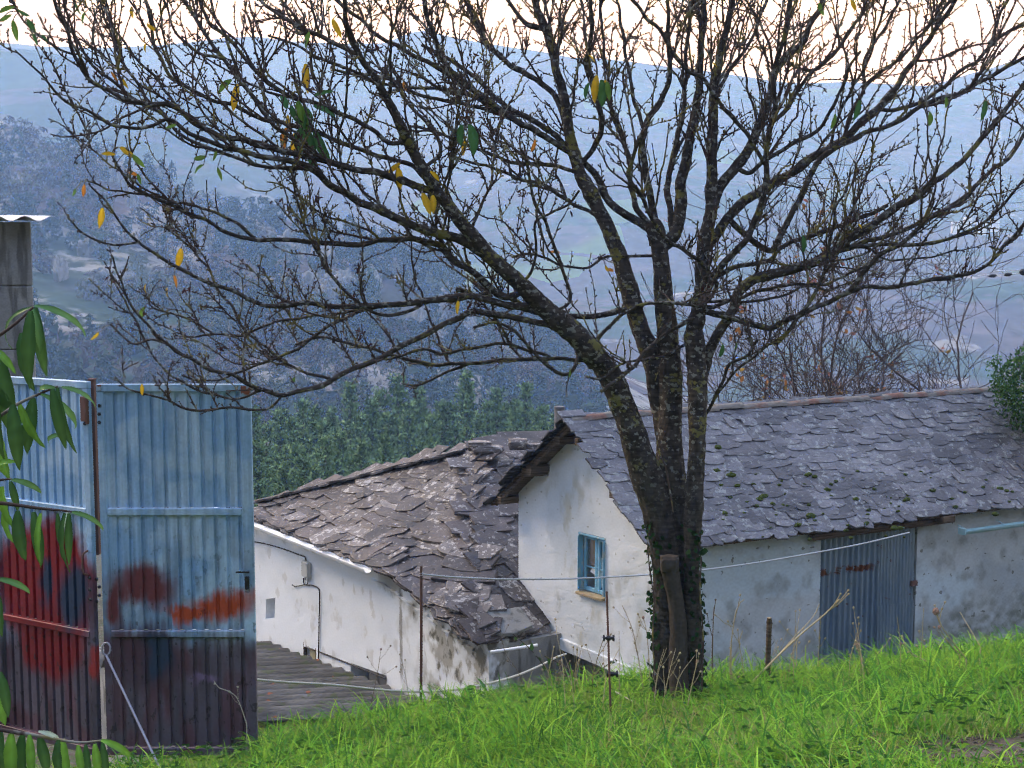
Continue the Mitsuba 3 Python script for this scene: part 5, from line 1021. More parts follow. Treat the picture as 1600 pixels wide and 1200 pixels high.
LV = [(478, 100, 476, 150, Y1, 42), (447, 170, 442, 150, G1, 32), (455, 165, 460, 185, G1, 34), (490, 165, 508, 170, G1, 38), (492, 150, 505, 145, G1, 28), (466, 158, 470, 205, G2, 44), (480, 170, 484, 225, G1, 46), (470, 200, 462, 248, G1, 46), (482, 205, 490, 270, G1, 60),
      (492, 205, 512, 255, G1, 54), (462, 205, 458, 252, Y1, 42), (448, 200, 436, 238, O1, 36), (476, 165, 482, 205, G2, 40), (450, 180, 450, 190, Y1, 22), (362, 125, 332, 143, G2, 34), (372, 132, 358, 178, Y1, 40), (520, 30, 530, 58, Y1, 30), (483, 50, 475, 78, G2, 26), (722, 195, 716, 220, G1, 32),
      (733, 195, 750, 238, G1, 46), (726, 220, 723, 244, Y1, 22), (672, 268, 684, 276, Y1, 22), (625, 255, 602, 272, Y1, 26), (622, 262, 628, 300, Y1, 34), (660, 302, 672, 332, Y1, 34), (676, 305, 680, 330, Y1, 28), (630, 128, 634, 142, O1, 16), (836, 218, 834, 240, O1, 20),
      (933, 118, 926, 160, Y1, 40), (940, 125, 944, 165, G1, 40), (945, 125, 955, 152, Y1, 32), (920, 130, 910, 150, G1, 24), (948, 128, 952, 155, G2, 28), (920, 86, 926, 92, Y1, 14), (1113, 98, 1122, 104, Y1, 12), (160, 325, 158, 350, Y1, 30), (283, 388, 277, 416, Y1, 32), (272, 430, 276, 448, O1, 20), (262, 448, 258, 462, Y1, 16),
      (226, 480, 218, 492, G2, 22), (228, 444, 222, 458, Y1, 16), (180, 242, 160, 238, Y1, 22), (188, 230, 210, 244, Y1, 30), (206, 242, 224, 258, G2, 26), (132, 288, 128, 304, O1, 20), (118, 296, 116, 306, G2, 14), (200, 270, 216, 272, O1, 18), (215, 272, 220, 288, G2, 18), (174, 112, 180, 124, O1, 16), (190, 122, 196, 134, Y1, 18),
      (322, 245, 302, 248, G2, 24), (318, 258, 302, 268, G2, 20), (340, 262, 345, 280, G2, 20), (338, 235, 334, 250, G2, 16), (230, 38, 240, 46, Y1, 18), (205, 12, 204, 24, Y1, 16), (148, 16, 150, 32, G1, 20), (132, 20, 126, 34, G2, 16), (118, 5, 124, 18, G1, 18), (28, 15, 42, 28, G1, 20), (42, 30, 52, 45, G1, 24), (50, 52, 58, 66, G1, 20), (66, 55, 74, 64, G1, 16), (20, 32, 28, 60, G2, 30),
      (0, 20, 14, 10, G2, 24), (0, 33, 14, 25, G2, 20), (1305, 178, 1304, 200, G2, 24), (1343, 155, 1340, 185, G1, 32), (1280, 4, 1284, 22, G2, 22), (1330, 0, 1336, 12, Y1, 18), (1478, 152, 1480, 165, G2, 16), (1540, 158, 1535, 184, G1, 30), (1452, 175, 1456, 196, G2, 22), (1254, 368, 1262, 394, G1, 28), (1129, 538, 1130, 560, G1, 22), (1150, 536, 1152, 546, G1, 14),
      (948, 420, 960, 424, O1, 16), (858, 394, 872, 392, O1, 18), (946, 415, 950, 424, Y1, 14), (716, 470, 714, 490, Y1, 22), (1342, 350, 1346, 355, Y1, 10), (154, 520, 150, 530, Y1, 16), (222, 600, 222, 622, Y1, 18), (890, 578, 892, 590, G2, 12), (460, 590, 456, 600, G2, 14), (228, 68, 222, 78, Y1, 14), (275, 195, 258, 200, G2, 16)]
LTW = []
allq = np.vstack([PATH[n][0] for n in PATH]); allY = np.concatenate([PATH[n][1] for n in PATH])
for i, (x0, y0, x1, y1, col, L) in enumerate(LV):
    k = np.argmin(((allq - [x0, y0]) ** 2).sum(1)); Y = min(allY[k], TY) - .16 + rng.normal(0, .05)
    ks = at(*allq[k], allY[k]); a = at(x0, y0, Y); dd = np.linalg.norm(a - ks); LTW.append(tube(spline([ks, ks + (a - ks) * .5 + [0, 0, .12 * dd], a], .03), [.0038] + [.003] * (len(spline([ks, ks + (a - ks) * .5 + [0, 0, .12 * dd], a], .03)) - 1), 5))
    a, b = at(x0, y0, Y), at(x1, y1, Y - rng.uniform(-.02, .05)); d = b - a; l = L * 1.08 / FPX * Y
    V, F = leaf_mesh(a, d + np.array([0, rng.normal(0, .02), 0]), np.array([rng.normal(0, .5), -1, .3 + rng.normal(0, .3)]), l, l * rng.uniform(.30, .40), rng.uniform(.2, 1.1), rng.uniform(.15, .6), 8, twist=rng.normal(0, .4))
    put(tree + '__leaf', mikit.ply((V, F), 'leaf', color=leaf_color(V, col, np.array(col) * (.8 if col in (Y1, O1) else 1.1), i), smooth=True))
add(tree + '__leaf_twigs', cat_mesh(LTW), 'twig_bark', kind='stuff', label='thin twigs that carry the last leaves')
def crumple(items, col, seed):
    rg = np.random.default_rng(seed); ms, cs = [], []
    for p, l in items:
        V, F = leaf_mesh(p, rg.normal(0, .5, 3) + [0, 0, -1], rg.normal(size=3), l, l * .35, rg.uniform(.5, 2), rg.uniform(.6, 1.3), 3, twist=rg.normal(0, 1.2)); ms.append((V, F)); cs.append(np.tile(np.array(col) * rg.uniform(.6, 1.4), (len(V), 1)))
    return cat_mesh(ms), np.clip(np.vstack(cs), 0, 1)
m, c = crumple(DRY, (.065, .030, .026), 3)
add(tree + '__dried_leaves', m, 'leaf', color=c, kind='stuff', label='small shrivelled dark brown leaves')
# ivy on the trunk
rng = np.random.default_rng(55); iv, ic = [], []
pts, fi = trimesh.sample.sample_surface(trimesh.Trimesh(v, tm_.faces, process=False), 5200, seed=4); fn_ = trimesh.Trimesh(v, tm_.faces, process=False).face_normals[fi]
prj = 800 + pts[:, 0] / pts[:, 1] * FPX; zz = pts[:, 2]
for p, n, x in zip(pts, fn_, prj):
    if p[2] > -2.15: continue
    wgt = .55 if abs(x - 1022) < 14 or abs(x - 1096) < 12 else .22 if p[2] < -1.9 and p[2] > -2.9 else .16
    if 1042 < x < 1074 and p[2] < -2.35: wgt *= .3
    if meshkit.noise(p * 7, 3) * .7 + rng.random() * .6 > .35 + wgt * .9 or rng.random() > wgt * 1.6: continue
    d = unit(rng.normal(0, .6, 3) + [0, 0, -.5]); l = rng.uniform(.03, .055); V, F = leaf_mesh(p + n * rng.uniform(.005, .03), d, unit(n + rng.normal(0, .35, 3)), l, l * .95, .3, .2, 3)
    iv.append((V, F)); ic.append(np.tile(np.array([.018, .045, .018]) * rng.uniform(.6, 1.9) + (rng.random() < .12) * np.array([.03, .05, .01]), (len(V), 1)))
ik = thing('trunk_ivy', 'dark ivy creeping up both sides of the big tree trunk', 'ivy')
add(ik + '__leaves', cat_mesh(iv), 'leaf', color=np.clip(np.vstack(ic), 0, 1), kind='stuff')
vine = [[(1052, 800), (1046, 760), (1040, 730), (1028, 700), (1026, 670)], [(1026, 1085), (1020, 1000), (1022, 940), (1014, 880), (1012, 840)], [(1096, 1080), (1099, 1000), (1094, 930), (1096, 870)]]
add(ik + '__stem', cat_mesh([tube(spline([at(x, y, TY - .30) for x, y in s], .05), .006, 5, wob=.1) for s in vine]), 'twig_bark')
# ------------------------------------------------------------------ leafy branches hanging in from the left
peach = thing('peach_tree', 'glossy drooping green leaves on thin branches hanging in at the left edge', 'tree')
PY = 3.3
BR = [[(-60, 560), (-10, 530), (25, 505), (52, 480)], [(-60, 690), (0, 650), (30, 630), (70, 612), (90, 604)], [(-60, 785), (0, 786), (60, 794), (100, 798), (112, 800)], [(-40, 752), (0, 750), (18, 748)], [(-50, 905), (-15, 900), (0, 905)], [(-60, 1130), (0, 1140), (60, 1150), (120, 1160), (158, 1157)], [(-60, 1010), (-20, 1035), (0, 1050)], [(-60, 880), (-40, 600), (-65, 300)]]
for b in BR: put(peach + '__branch', mikit.ply(tube(spline([at(x, y, PY + .15 * ((x + 60) / 150) ** 2 * 0) for x, y in b], .03), np.linspace(.0065, .0026, len(spline([at(x, y, PY) for x, y in b], .03))), 6), 'twig_bark', smooth=True))
# base px, tip px, length px, width px, face (-1 left .. 1 right), tone
PL = [(50, 480, 28, 545, 95, 12, -.9, 0), (48, 486, 46, 598, 118, 24, .2, 0), (50, 482, 72, 540, 70, 14, .5, 1), (56, 480, 66, 580, 112, 20, .1, 0), (54, 478, 106, 550, 100, 13, .8, 1), (34, 520, 40, 600, 90, 22, -.2, 0),
      (-10, 545, 28, 570, 50, 14, .5, 2), (0, 555, 20, 690, 135, 34, .1, 0), (-15, 590, 10, 640, 70, 22, -.5, 1), (-6, 610, -4, 720, 110, 20, 0, 0), (20, 632, 30, 718, 100, 26, .2, 0), (30, 628, 52, 690, 80, 18, -.3, 2), (52, 622, 46, 692, 85, 24, .3, 0), (64, 616, 80, 700, 92, 14, .6, 1), (86, 606, 60, 615, 40, 10, -.6, 1),
      (82, 608, 100, 690, 95, 20, .1, 0), (90, 606, 98, 685, 105, 16, -.2, 0), (96, 605, 131, 655, 70, 11, .9, 1), (100, 680, 72, 698, 45, 9, -.7, 1), (24, 722, 0, 733, 40, 10, -.7, 2), (4, 690, 2, 735, 60, 22, -.3, 2),
      (18, 750, 52, 792, 55, 11, .8, 1), (16, 752, 30, 790, 48, 13, .3, 0), (4, 760, 10, 820, 70, 20, -.4, 2), (8, 788, 4, 848, 70, 16, -.5, 2), (28, 798, 32, 868, 80, 24, .0, 0), (52, 800, 70, 878, 88, 20, .3, 0), (64, 802, 50, 878, 85, 14, -.2, 2), (102, 802, 84, 885, 92, 17, -.5, 0), (108, 802, 108, 882, 82, 14, .2, 0), (110, 800, 144, 852, 66, 10, .9, 1), (106, 798, 100, 826, 30, 9, 0, 3), (90, 802, 96, 850, 50, 10, .3, 0),
      (-4, 905, 32, 955, 62, 12, .8, 1), (-8, 915, 0, 985, 80, 22, .1, 0), (0, 1050, 20, 1110, 72, 18, .5, 0), (-5, 1060, 4, 1130, 80, 22, .1, 2), (2, 1142, 0, 1215, 80, 24, -.2, 0), (18, 1146, 18, 1220, 80, 24, .1, 2), (36, 1148, 34, 1222, 84, 26, .0, 0), (46, 1148, 54, 1212, 70, 16, .3, 2), (62, 1150, 76, 1210, 66, 20, .2, 0), (60, 1143, 84, 1176, 42, 9, .9, 3), (92, 1156, 84, 1215, 66, 18, -.2, 0), (98, 1157, 106, 1222, 72, 22, .1, 2), (122, 1164, 128, 1205, 50, 14, .1, 2), (134, 1163, 140, 1215, 62, 14, .1, 0), (148, 1162, 158, 1215, 62, 16, .2, 2), (158, 1157, 182, 1208, 64, 13, .8, 2), (160, 1160, 170, 1215, 62, 14, .3, 0)]
TONE = [((.030, .088, .026), (.055, .125, .032)), ((.075, .18, .06), (.10, .21, .06)), ((.14, .31, .04), (.11, .26, .04)), ((.38, .46, .38), (.33, .43, .32))]
for i, (x0, y0, x1, y1, L, W, face, tn) in enumerate(PL):
    Yl = PY + RNG.uniform(-.08, .08); a, b = at(x0, y0, Yl), at(x1, y1, Yl - .02); l = L * 1.08 / FPX * Yl; w = W * 1.02 / FPX * Yl
    chord = b - a; bend = 1.9 if abs(face) > .55 else .8
    d0 = unit(unit(chord) + np.array([0.75 * np.sign(x1 - x0 + .01) * (abs(face) > .5), -.15, .75 * (abs(face) > .5)])); n0 = np.array([face * .9, -.75, .45])
    V, F = leaf_mesh(a, d0, n0, l, w, bend + RNG.uniform(-.2, .2), RNG.uniform(.25, .6), 10, twist=RNG.normal(0, .25))
    put(peach + '__leaf', mikit.ply((V, F), 'gloss_leaf', color=leaf_color(V, *TONE[tn], i, rib=(.012, .02, .008)), smooth=True))
scene['gloss_leaf'] = dict(type='blendbsdf', weight=.22, a=dict(type='principledthin', base_color=VC, roughness=.5, diff_trans=.7), b=dict(type='twosided', bsdf=dict(type='principled', base_color=VC, roughness=.28, specular=.6)))

# ------------------------------------------------------------------ grass
rng = np.random.default_rng(9)
def in_view(x, y, pad=140): 
    px = 800 + x / y * FPX; return (px > -pad) & (px < 1600 + pad)
def bare(x, y):
    """Trodden path at the lower right: little grows there."""
    d = np.hypot((x - 3.35) / 1.45, (y - 7.35) / 1.15); return np.clip(1.25 - d + .9 * (meshkit.fbm(np.stack([x * 2.2, y * 2.2, x * 0], -1), 3, 6) - .5), 0, 1)
def blades(n, hl, hh, wl, wh, colors, seed, xr=(-6, 8.5), yr=(5.4, 13.2), clump=.5, droop=(.2, 1.1), mask=None):
    rg = np.random.default_rng(seed); x = rg.uniform(*xr, n * 3); y = rg.uniform(*yr, n * 3); ok = in_view(x, y)
    den = meshkit.fbm(np.stack([x * 1.7, y * 1.7, x * 0], -1), 3, seed); ok &= rg.random(n * 3) < np.clip(1 - clump + clump * 2.6 * (den - .28), .05, 1)
    ok &= rg.random(n * 3) > 1.15 * bare(x, y) ** .7
    ok &= ~((x / y < -.20) & (rg.random(n * 3) < .8))
    if mask is not None: ok &= mask(x, y, rg)
    x, y = x[ok][:n], y[ok][:n]; n = len(x); z = ground_z(x, y) - .01
    hv = meshkit.fbm(np.stack([x * .9 + 5, y * .9, x * 0], -1), 3, seed + 2); h = rg.uniform(hl, hh, n) * (.55 + .95 * hv) * (1 - .72 * np.clip(bare(x, y) * 1.3, 0, 1)); w = rg.uniform(wl, wh, n) * .5
    az = rg.uniform(0, 2 * np.pi, n) ; d = np.stack([np.cos(az), np.sin(az), np.zeros(n)], -1); s = np.stack([-np.sin(az + rg.normal(0, .5, n)), np.cos(az), np.zeros(n)], -1); s /= np.linalg.norm(s, axis=1, keepdims=True)
    lean = rg.uniform(.05, .5, n); dr_ = rg.uniform(*droop, n); base = np.stack([x, y, z], -1); V = np.zeros((n, 9, 3)); us = [0, .35, .68, .88, 1.0]
    for k, u in enumerate(us):
        c = base + d * (h * (lean * u + dr_ * u ** 2.4 * .6))[:, None] + np.stack([0 * h, 0 * h, h * (u - .42 * dr_ * u ** 3)], -1)
        ww = (w * [.85, 1, .75, .42, 0][k])[:, None]
        if k < 4: V[:, 2 * k] = c - s * ww; V[:, 2 * k + 1] = c + s * ww
        else: V[:, 8] = c
    f = np.array([[0, 1, 3], [0, 3, 2], [2, 3, 5], [2, 5, 4], [4, 5, 7], [4, 7, 6], [6, 7, 8]]); F = (f[None] + (np.arange(n) * 9)[:, None, None]).reshape(-1, 3)
    C = np.array(colors); pick = rg.integers(0, len(C), n); col = C[pick] * rg.uniform(.75, 1.55, (n, 1)) * (.75 + .62 * meshkit.fbm(np.stack([x * .7, y * .7, x * 0 + 3], -1), 3, 4)[:, None])
    return (V.reshape(-1, 3), F), np.clip(np.repeat(col, 9, 0), 0, 1)
m1, c1 = blades(140000, .10, .24, .0045, .0095, [(.17, .38, .042), (.25, .46, .05), (.12, .30, .04), (.37, .48, .09), (.06, .18, .032), (.34, .36, .14)], 41)
m2, c2 = blades(27000, .20, .44, .006, .015, [(.17, .38, .045), (.30, .49, .06), (.07, .20, .036)], 42, clump=.95, droop=(.4, 1.5))
m3_, c3 = blades(9500, .14, .34, .003, .006, [(.42, .34, .18), (.34, .26, .13), (.30, .25, .10)], 43, clump=.9, droop=(.2, 1.4))
m4, c4 = blades(30000, .03, .09, .004, .009, [(.19, .33, .035), (.28, .38, .06), (.30, .27, .10)], 44, xr=(1.2, 8.5), yr=(5.4, 10), clump=.8)
add('grass', cat_mesh([m1, m2, m3_, m4]), 'grass_blade', color=np.vstack([c1, c2, c3, c4]), kind='stuff', label='long lush bright green grass on the slope', cat='grass')
# low clover and herb leaves among the grass
def herbs(n, seed, mask, cols, size):
    rg = np.random.default_rng(seed); ms, cs = [], []; k = 0
    while k < n:
        x, y = rg.uniform(-4.5, 7), rg.uniform(5.6, 12.4)
        if not in_view(x, y) or not mask(x, y, rg): continue
        k += 1; z = float(ground_z(x, y)); hh = rg.uniform(.02, .24); az0 = rg.uniform(0, 6.3); c = np.array(cols[rg.integers(len(cols))]) * rg.uniform(.7, 1.3)
        for j in range(3):
            az = az0 + j * 2.1; l = rg.uniform(*size); V, F = leaf_mesh(np.array([x, y, z + hh]), [math.cos(az), math.sin(az), .35], [0, 0, 1], l, l * .75, .5, .15, 3); ms.append((V, F)); cs.append(np.tile(c, (len(V), 1)))
    return cat_mesh(ms), np.clip(np.vstack(cs), 0, 1)
m, c = herbs(2600, 3, lambda x, y, rg: meshkit.noise(np.array([x * 1.1, y * 1.1, 0]), 5) + .3 * rg.random() > .62 and bare(np.array(x), np.array(y)) < .4, [(.05, .13, .025), (.08, .19, .03), (.14, .27, .03), (.035, .095, .02)], (.022, .055))
add('herb_patch', m, 'grass_blade', color=c, kind='stuff', label='low clover and broad-leaved herbs growing through the grass', cat='herbs')
rng = np.random.default_rng(71); ms, cs = [], []
for _ in range(900):
    x, y = 3.25 + rng.normal(0, 1.0), 7.35 + rng.normal(0, .8); z = float(ground_z(x, y)); r = rng.uniform(.008, .03); V, F = boulder(np.array([x, y, z]), (r, r, r * .7), int(rng.integers(90)))[0:2]; s = trimesh.creation.icosphere(1); V = np.array([x, y, z]) + np.array(s.vertices) * r * rng.uniform(.6, 1.2, (42, 1)) * [1, 1, .7]; ms.append((V, np.array(s.faces)))
add('soil_crumbs', cat_mesh(ms), 'soil', kind='stuff', label='crumbs of earth on the bare path', cat='earth')

# broad-leaved weeds: dock and bramble by the grass crest
def rosette(px, py, Y, n, l, w, col, label, name='dock_plant', up=.8):
    o = at(px, py, Y); o[2] = min(o[2], float(ground_z(o[0], o[1])) + .05); k = thing(name, label, 'plant'); rg = np.random.default_rng(int(px))
    for i in range(n):
        az = i * 2.4 + rg.uniform(-.3, .3); d = np.array([math.cos(az), math.sin(az), up * rg.uniform(.6, 1.4)]); ll = l * rg.uniform(.7, 1.15); st = o + np.array([0, 0, rg.uniform(.05, .25) * l * 1.6])
        V, F = leaf_mesh(st, d, [0, 0, 1], ll, w * rg.uniform(.8, 1.2), rg.uniform(.5, 1.2), .3, 7, twist=rg.normal(0, .3)); put(k + '__leaf', mikit.ply((V, F), 'leaf', color=leaf_color(V, col, np.array(col) * 1.3, i, rib=(.02, .03, .01)), smooth=True))
    add(k + '__stem', tube([o - [0, 0, .05], o + [0, 0, l * .45]], .006, 5), 'twig_bark')
rosette(722, 1100, 11.7, 13, .24, .085, (.10, .23, .03), 'broad-leaved weed with big pale green leaves on the grass crest left of the corner wall')
rosette(668, 1112, 11.4, 10, .16, .09, (.15, .28, .025), 'low yellow-green leafy weed beside the tall iron pole')
rosette(762, 1092, 11.6, 9, .30, .05, (.045, .12, .03), 'dark long-leaved weed at the foot of the grey corner wall')
rosette(592, 1178, 10.3, 8, .24, .07, (.09, .20, .05), 'weed with large flat leaves in the grass in front of the shed roof')
rosette(985, 1150, 9.6, 9, .22, .055, (.05, .13, .035), 'dark leafy weed in the grass below the fence rod')
rosette(1500, 1085, 9.3, 12, .15, .06, (.05, .13, .025), 'dark leafy clump in the grass near the right edge')
rosette(640, 1165, 10.0, 9, .16, .07, (.04, .11, .025), 'dark nettle-like weed in the lower grass', 'nettle_plant', 1.1)
rosette(520, 1168, 10.9, 10, .15, .06, (.06, .15, .03), 'green weed beside the lower end of the shed roof', 'nettle_plant', 1.1)

# ------------------------------------------------------------------ posts, wires, stalks
pk = thing('iron_pole', 'thin dark iron pole in front of the white house corner', 'pole'); c = at(658, 885, 14.5); b = at(656, 1100, 14.5)
add(pk + '__rod', tube(spline([c, (c + b) / 2 + [.01, 0, 0], b - [0, 0, .8]], .3), .016, 8), 'rust_iron', smooth=True)
add(pk + '__wire_tie', tube([c + np.array([.02 * math.cos(t), .02 * math.sin(t), -.12 + .004 * t]) for t in np.linspace(0, 14, 40)], .004, 4), 'wire_grey')
lp = [(658, 897, 14.5), (700, 901, 14.6), (760, 904, 14.9), (807, 905, 15.1), (900, 904, 15.5), (1015, 898, 16.0), (1095, 891, 16.4), (1190, 878, 16.8), (1283, 862, 17.2), (1350, 849, 17.5), (1421, 832, 17.85)]
add('clothes_line', tube(spline([at(*p) for p in lp], .2), .010, 6), 'wire_grey', smooth=True, label='thin grey line strung from the iron pole past the gable window to the barn eave', cat='line')
hp = [(330, 1058, 12.7), (390, 1061, 12.8), (450, 1066, 12.9), (520, 1070, 13.0), (610, 1079, 13.2), (680, 1080, 13.5), (740, 1073, 14.0), (800, 1058, 14.8), (840, 1042, 15.4), (870, 1027, 16.0), (884, 1022, 16.4)]
add('slack_cable', tube(spline([at(*p) for p in hp], .15), .013, 6), 'pale_cable', smooth=True, label='pale slack cable sagging in front of the dark gap under the barn', cat='cable')
hp = [(766, 1019, 17.4), (800, 1014, 17.4), (840, 1008, 17.4)]
add('white_pipe', tube([at(*p) for p in hp], .022, 8), 'white_pvc', smooth=True, label='thin white pipe across the end wall of the stone-roofed house', cat='pipe')
add('ground_cable', tube(spline([at(*p) for p in [(960, 1080, 10.6), (1000, 1102, 10.3), (1040, 1118, 10.1), (1085, 1140, 9.8)]], .1), .006, 5), 'pale_cable', smooth=True, label='thin pale cord lying through the grass left of the trunk', cat='cord')
fk = thing('fence_rod', 'thin rusty electric fence rod with two black insulators in front of the gable', 'post'); c, b = at(948, 924, 10.0), at(957, 1125, 9.8)
add(fk + '__rod', tube([c, b - [0, 0, .3]], .0085, 7), 'rust_iron', smooth=True)
for py, px in ((997, 952), (1053, 955)):
    o = at(px, py, 9.93); a = np.array([1.0, 0, 0]); P = []; prof = [(-.050, .010), (-.048, .026), (-.036, .027), (-.034, .012), (-.022, .011), (-.020, .020), (.010, .020), (.012, .012), (.024, .012), (.026, .026), (.040, .026), (.042, .009)]
    V, F = tube([o + a * (x - .012 * (py > 1020) * -1) for x, r in prof], [r for x, r in prof], 12); add(fk + '__insulator', (V, F), 'black_plastic', smooth=40)
sk = thing('wooden_stake', 'weathered wooden stake in the grass before the barn wall', 'stake'); c, b = at(1202, 966, 11.2), at(1199, 1075, 11.2)
V, F = tube([c + [0, 0, 0], c - [0, 0, .03], (c + b) / 2, b - [0, 0, .4]], [.019, .022, .023, .024], 8, wob=.08); add(sk + '__shaft', (V, F), 'old_wood', smooth=40)
add(sk + '__cut_top', tube([c, c + [0, 0, .005]], .018, 8), 'pale_wood', smooth=40)
def dry_col(V, f=1.0): return np.tile(np.array([.46, .38, .24]) * f, (len(V), 1))
def stalk(pts, Y, r, label, head=0.0, sides=0, col=(.46, .38, .24), name='dry_stalk', group=None):
    k = thing(name, label, 'dry stalk', group); P = spline([at(x, y, Y) for x, y in pts], .06); P[:, 1] += np.linspace(0, RNG.normal(0, .12), len(P)); g = P[0].copy(); g[2] = min(g[2], float(ground_z(g[0], g[1]))) - .05; P = np.vstack([g, P]); V, F = tube(P, np.linspace(r, r * .5, len(P)), 5); add(k + '__stem', (V, F), 'matte_color', color=np.tile(np.array(col), (len(V), 1)), smooth=True)
    ms = []
    for _ in range(sides):
        i = RNG.integers(len(P) // 3, len(P) - 1); d = unit(P[i] - P[i - 1]); e = unit(d + RNG.normal(0, .5, 3) * [1, 1, .4]); l = RNG.uniform(.06, .22); Q = np.array([P[i], P[i] + e * l * .5, P[i] + e * l + [0, 0, .03]]); m = cat_mesh([tube(Q, [r * .5, r * .4, r * .3], 4, cap=False), tube([Q[-1] - e * .004, Q[-1], Q[-1] + e * .012, Q[-1] + e * .018], [r * .3, .008, .009, .002], 5)]); add(k + '__side_shoot', m, 'matte_color', color=np.tile(np.array(col) * .85, (len(m[0]), 1)))
    if head:
        s = trimesh.creation.icosphere(2); V = P[-1] + np.array(s.vertices) * head * np.where(np.arange(len(s.vertices)) % 2, 1.0, .78)[:, None] * [1, 1, 1.25]; add(k + '__seed_head', (V, np.array(s.faces)), 'matte_color', color=np.tile([.30, .19, .15], (len(V), 1)))
stalk([(1160, 1082), (1200, 1042), (1250, 995), (1290, 962), (1314, 938)], 11.0, .011, 'thick pale dry stalk leaning right across the door edge', .0, 3)
stalk([(1150, 1085), (1195, 1050), (1245, 1000), (1275, 970), (1286, 950)], 11.15, .007, 'thin pale dry stalk just left of the leaning thick one')
stalk([(1143, 1090), (1140, 1020), (1148, 950), (1160, 932)], 11.0, .007, 'tall upright pale stalk right of the trunk', 0, 4)
stalk([(1165, 1085), (1158, 1030), (1152, 1000), (1157, 978)], 11.1, .006, 'pale stalk bent left between trunk and wooden stake', 0, 2)
stalk([(1113, 1070), (1115, 1010), (1119, 955)], 11.2, .008, 'dark brown thin stalk nearest the right side of the trunk', 0, 2, (.16, .12, .09))
stalk([(1242, 1080), (1246, 1030), (1246, 985)], 11.4, .006, 'upright pale stalk left of the metal door', 0, 5)
stalk([(1232, 1085), (1224, 1050), (1217, 1022)], 11.4, .005, 'short stalk beside the wooden stake', 0, 2)
stalk([(1362, 1070), (1350, 1040), (1335, 1010), (1330, 997)], 11.0, .006, 'dry stalk with a pinkish seed head before the metal door', .020, 2)
stalk([(1380, 1060), (1372, 1035), (1365, 1015)], 11.2, .005, 'small dry stalk right of the pink seed head', 0, 2)
stalk([(1510, 1030), (1485, 1000), (1462, 970), (1451, 946)], 10.6, .007, 'leaning teasel stalk with a pale round head before the wall right of the door', .026, 3)
stalk([(1500, 1025), (1480, 1000), (1470, 982)], 10.7, .006, 'leaning stalk with a small dark head beside the teasel', .014, 1, (.30, .22, .15))
stalk([(1532, 1010), (1520, 985), (1511, 965)], 10.7, .005, 'thin pale stalk leaning left near the right edge')
stalk([(1452, 1035), (1430, 1025), (1412, 1010)], 11.0, .005, 'short pale stalk leaning left at the right door corner', .012, 3)
stalk([(860, 1100), (868, 1070), (872, 1045), (878, 1030)], 12.0, .006, 'brown umbel stalk in front of the dark gap, leftmost', .0, 7, (.24, .18, .13))
stalk([(885, 1100), (880, 1075), (868, 1050)], 12.0, .006, 'brown branching stalk in front of the dark gap, right of the leftmost', 0, 8, (.26, .20, .14))
stalk([(930, 1100), (925, 1060), (935, 1010), (942, 985)], 11.2, .006, 'thin brown stalk left of the fence rod', 0, 5, (.30, .23, .15))
stalk([(905, 1100), (898, 1070), (902, 1035)], 11.4, .005, 'pale stalk in the weeds before the gable foot', 0, 6, (.36, .29, .19))
stalk([(1008, 1095), (1000, 1040), (990, 990), (975, 955)], 10.9, .005, 'thin bent stalk before the white gable left of the trunk', 0, 4, (.36, .29, .2))
stalk([(1016, 1090), (1014, 1030), (1010, 985), (1005, 965)], 10.9, .005, 'pale stalk close to the left side of the trunk', .012, 3)
stalk([(822, 1085), (810, 1050), (790, 1020), (782, 985)], 13.0, .005, 'thin brown stalk before the grey end wall', 0, 3, (.2, .15, .11))
stalk([(385, 1130), (370, 1085), (345, 1070), (338, 1058)], 10.2, .005, 'pale weed stalk in front of the gate lower corner', 0, 3, (.40, .36, .30))
stalk([(580, 1100), (590, 1050), (595, 1015)], 12.2, .004, 'thin stalk with a dark tip before the white wall', .010, 3, (.2, .16, .13))
stalk([(640, 1100), (632, 1060), (622, 1030)], 12.4, .004, 'very thin branching stalk left of the iron pole', 0, 5, (.3, .26, .2))
stalk([(1075, 1100), (1082, 1060), (1088, 1030)], 9.9, .006, 'pale stalk in front of the trunk foot', .012, 3)
stalk([(1035, 1105), (1045, 1050), (1055, 1010)], 9.9, .005, 'thin pale stalk rising before the trunk, left of the dead stem', .0, 3)
rg_ = np.random.default_rng(88)
for i in range(26):
    px = [rg_.uniform(1000, 1105), rg_.uniform(845, 985), rg_.uniform(1110, 1280), rg_.uniform(1290, 1480)][i % 4]; y0 = 1092 - .19 * max(0, px - 1060) * .75; h = rg_.uniform(45, 110)
    l = rg_.normal(0, 18); stalk([(px, y0 + 10), (px + l * .3, y0 - h * .5), (px + l, y0 - h)], rg_.uniform(10.0, 11.4), .0042, 'thin pale dry weed standing among the grass below the barn', 0, int(rg_.integers(0, 4)), (.44, .36, .23), 'dry_weed', 'thin dry weeds in the grass')
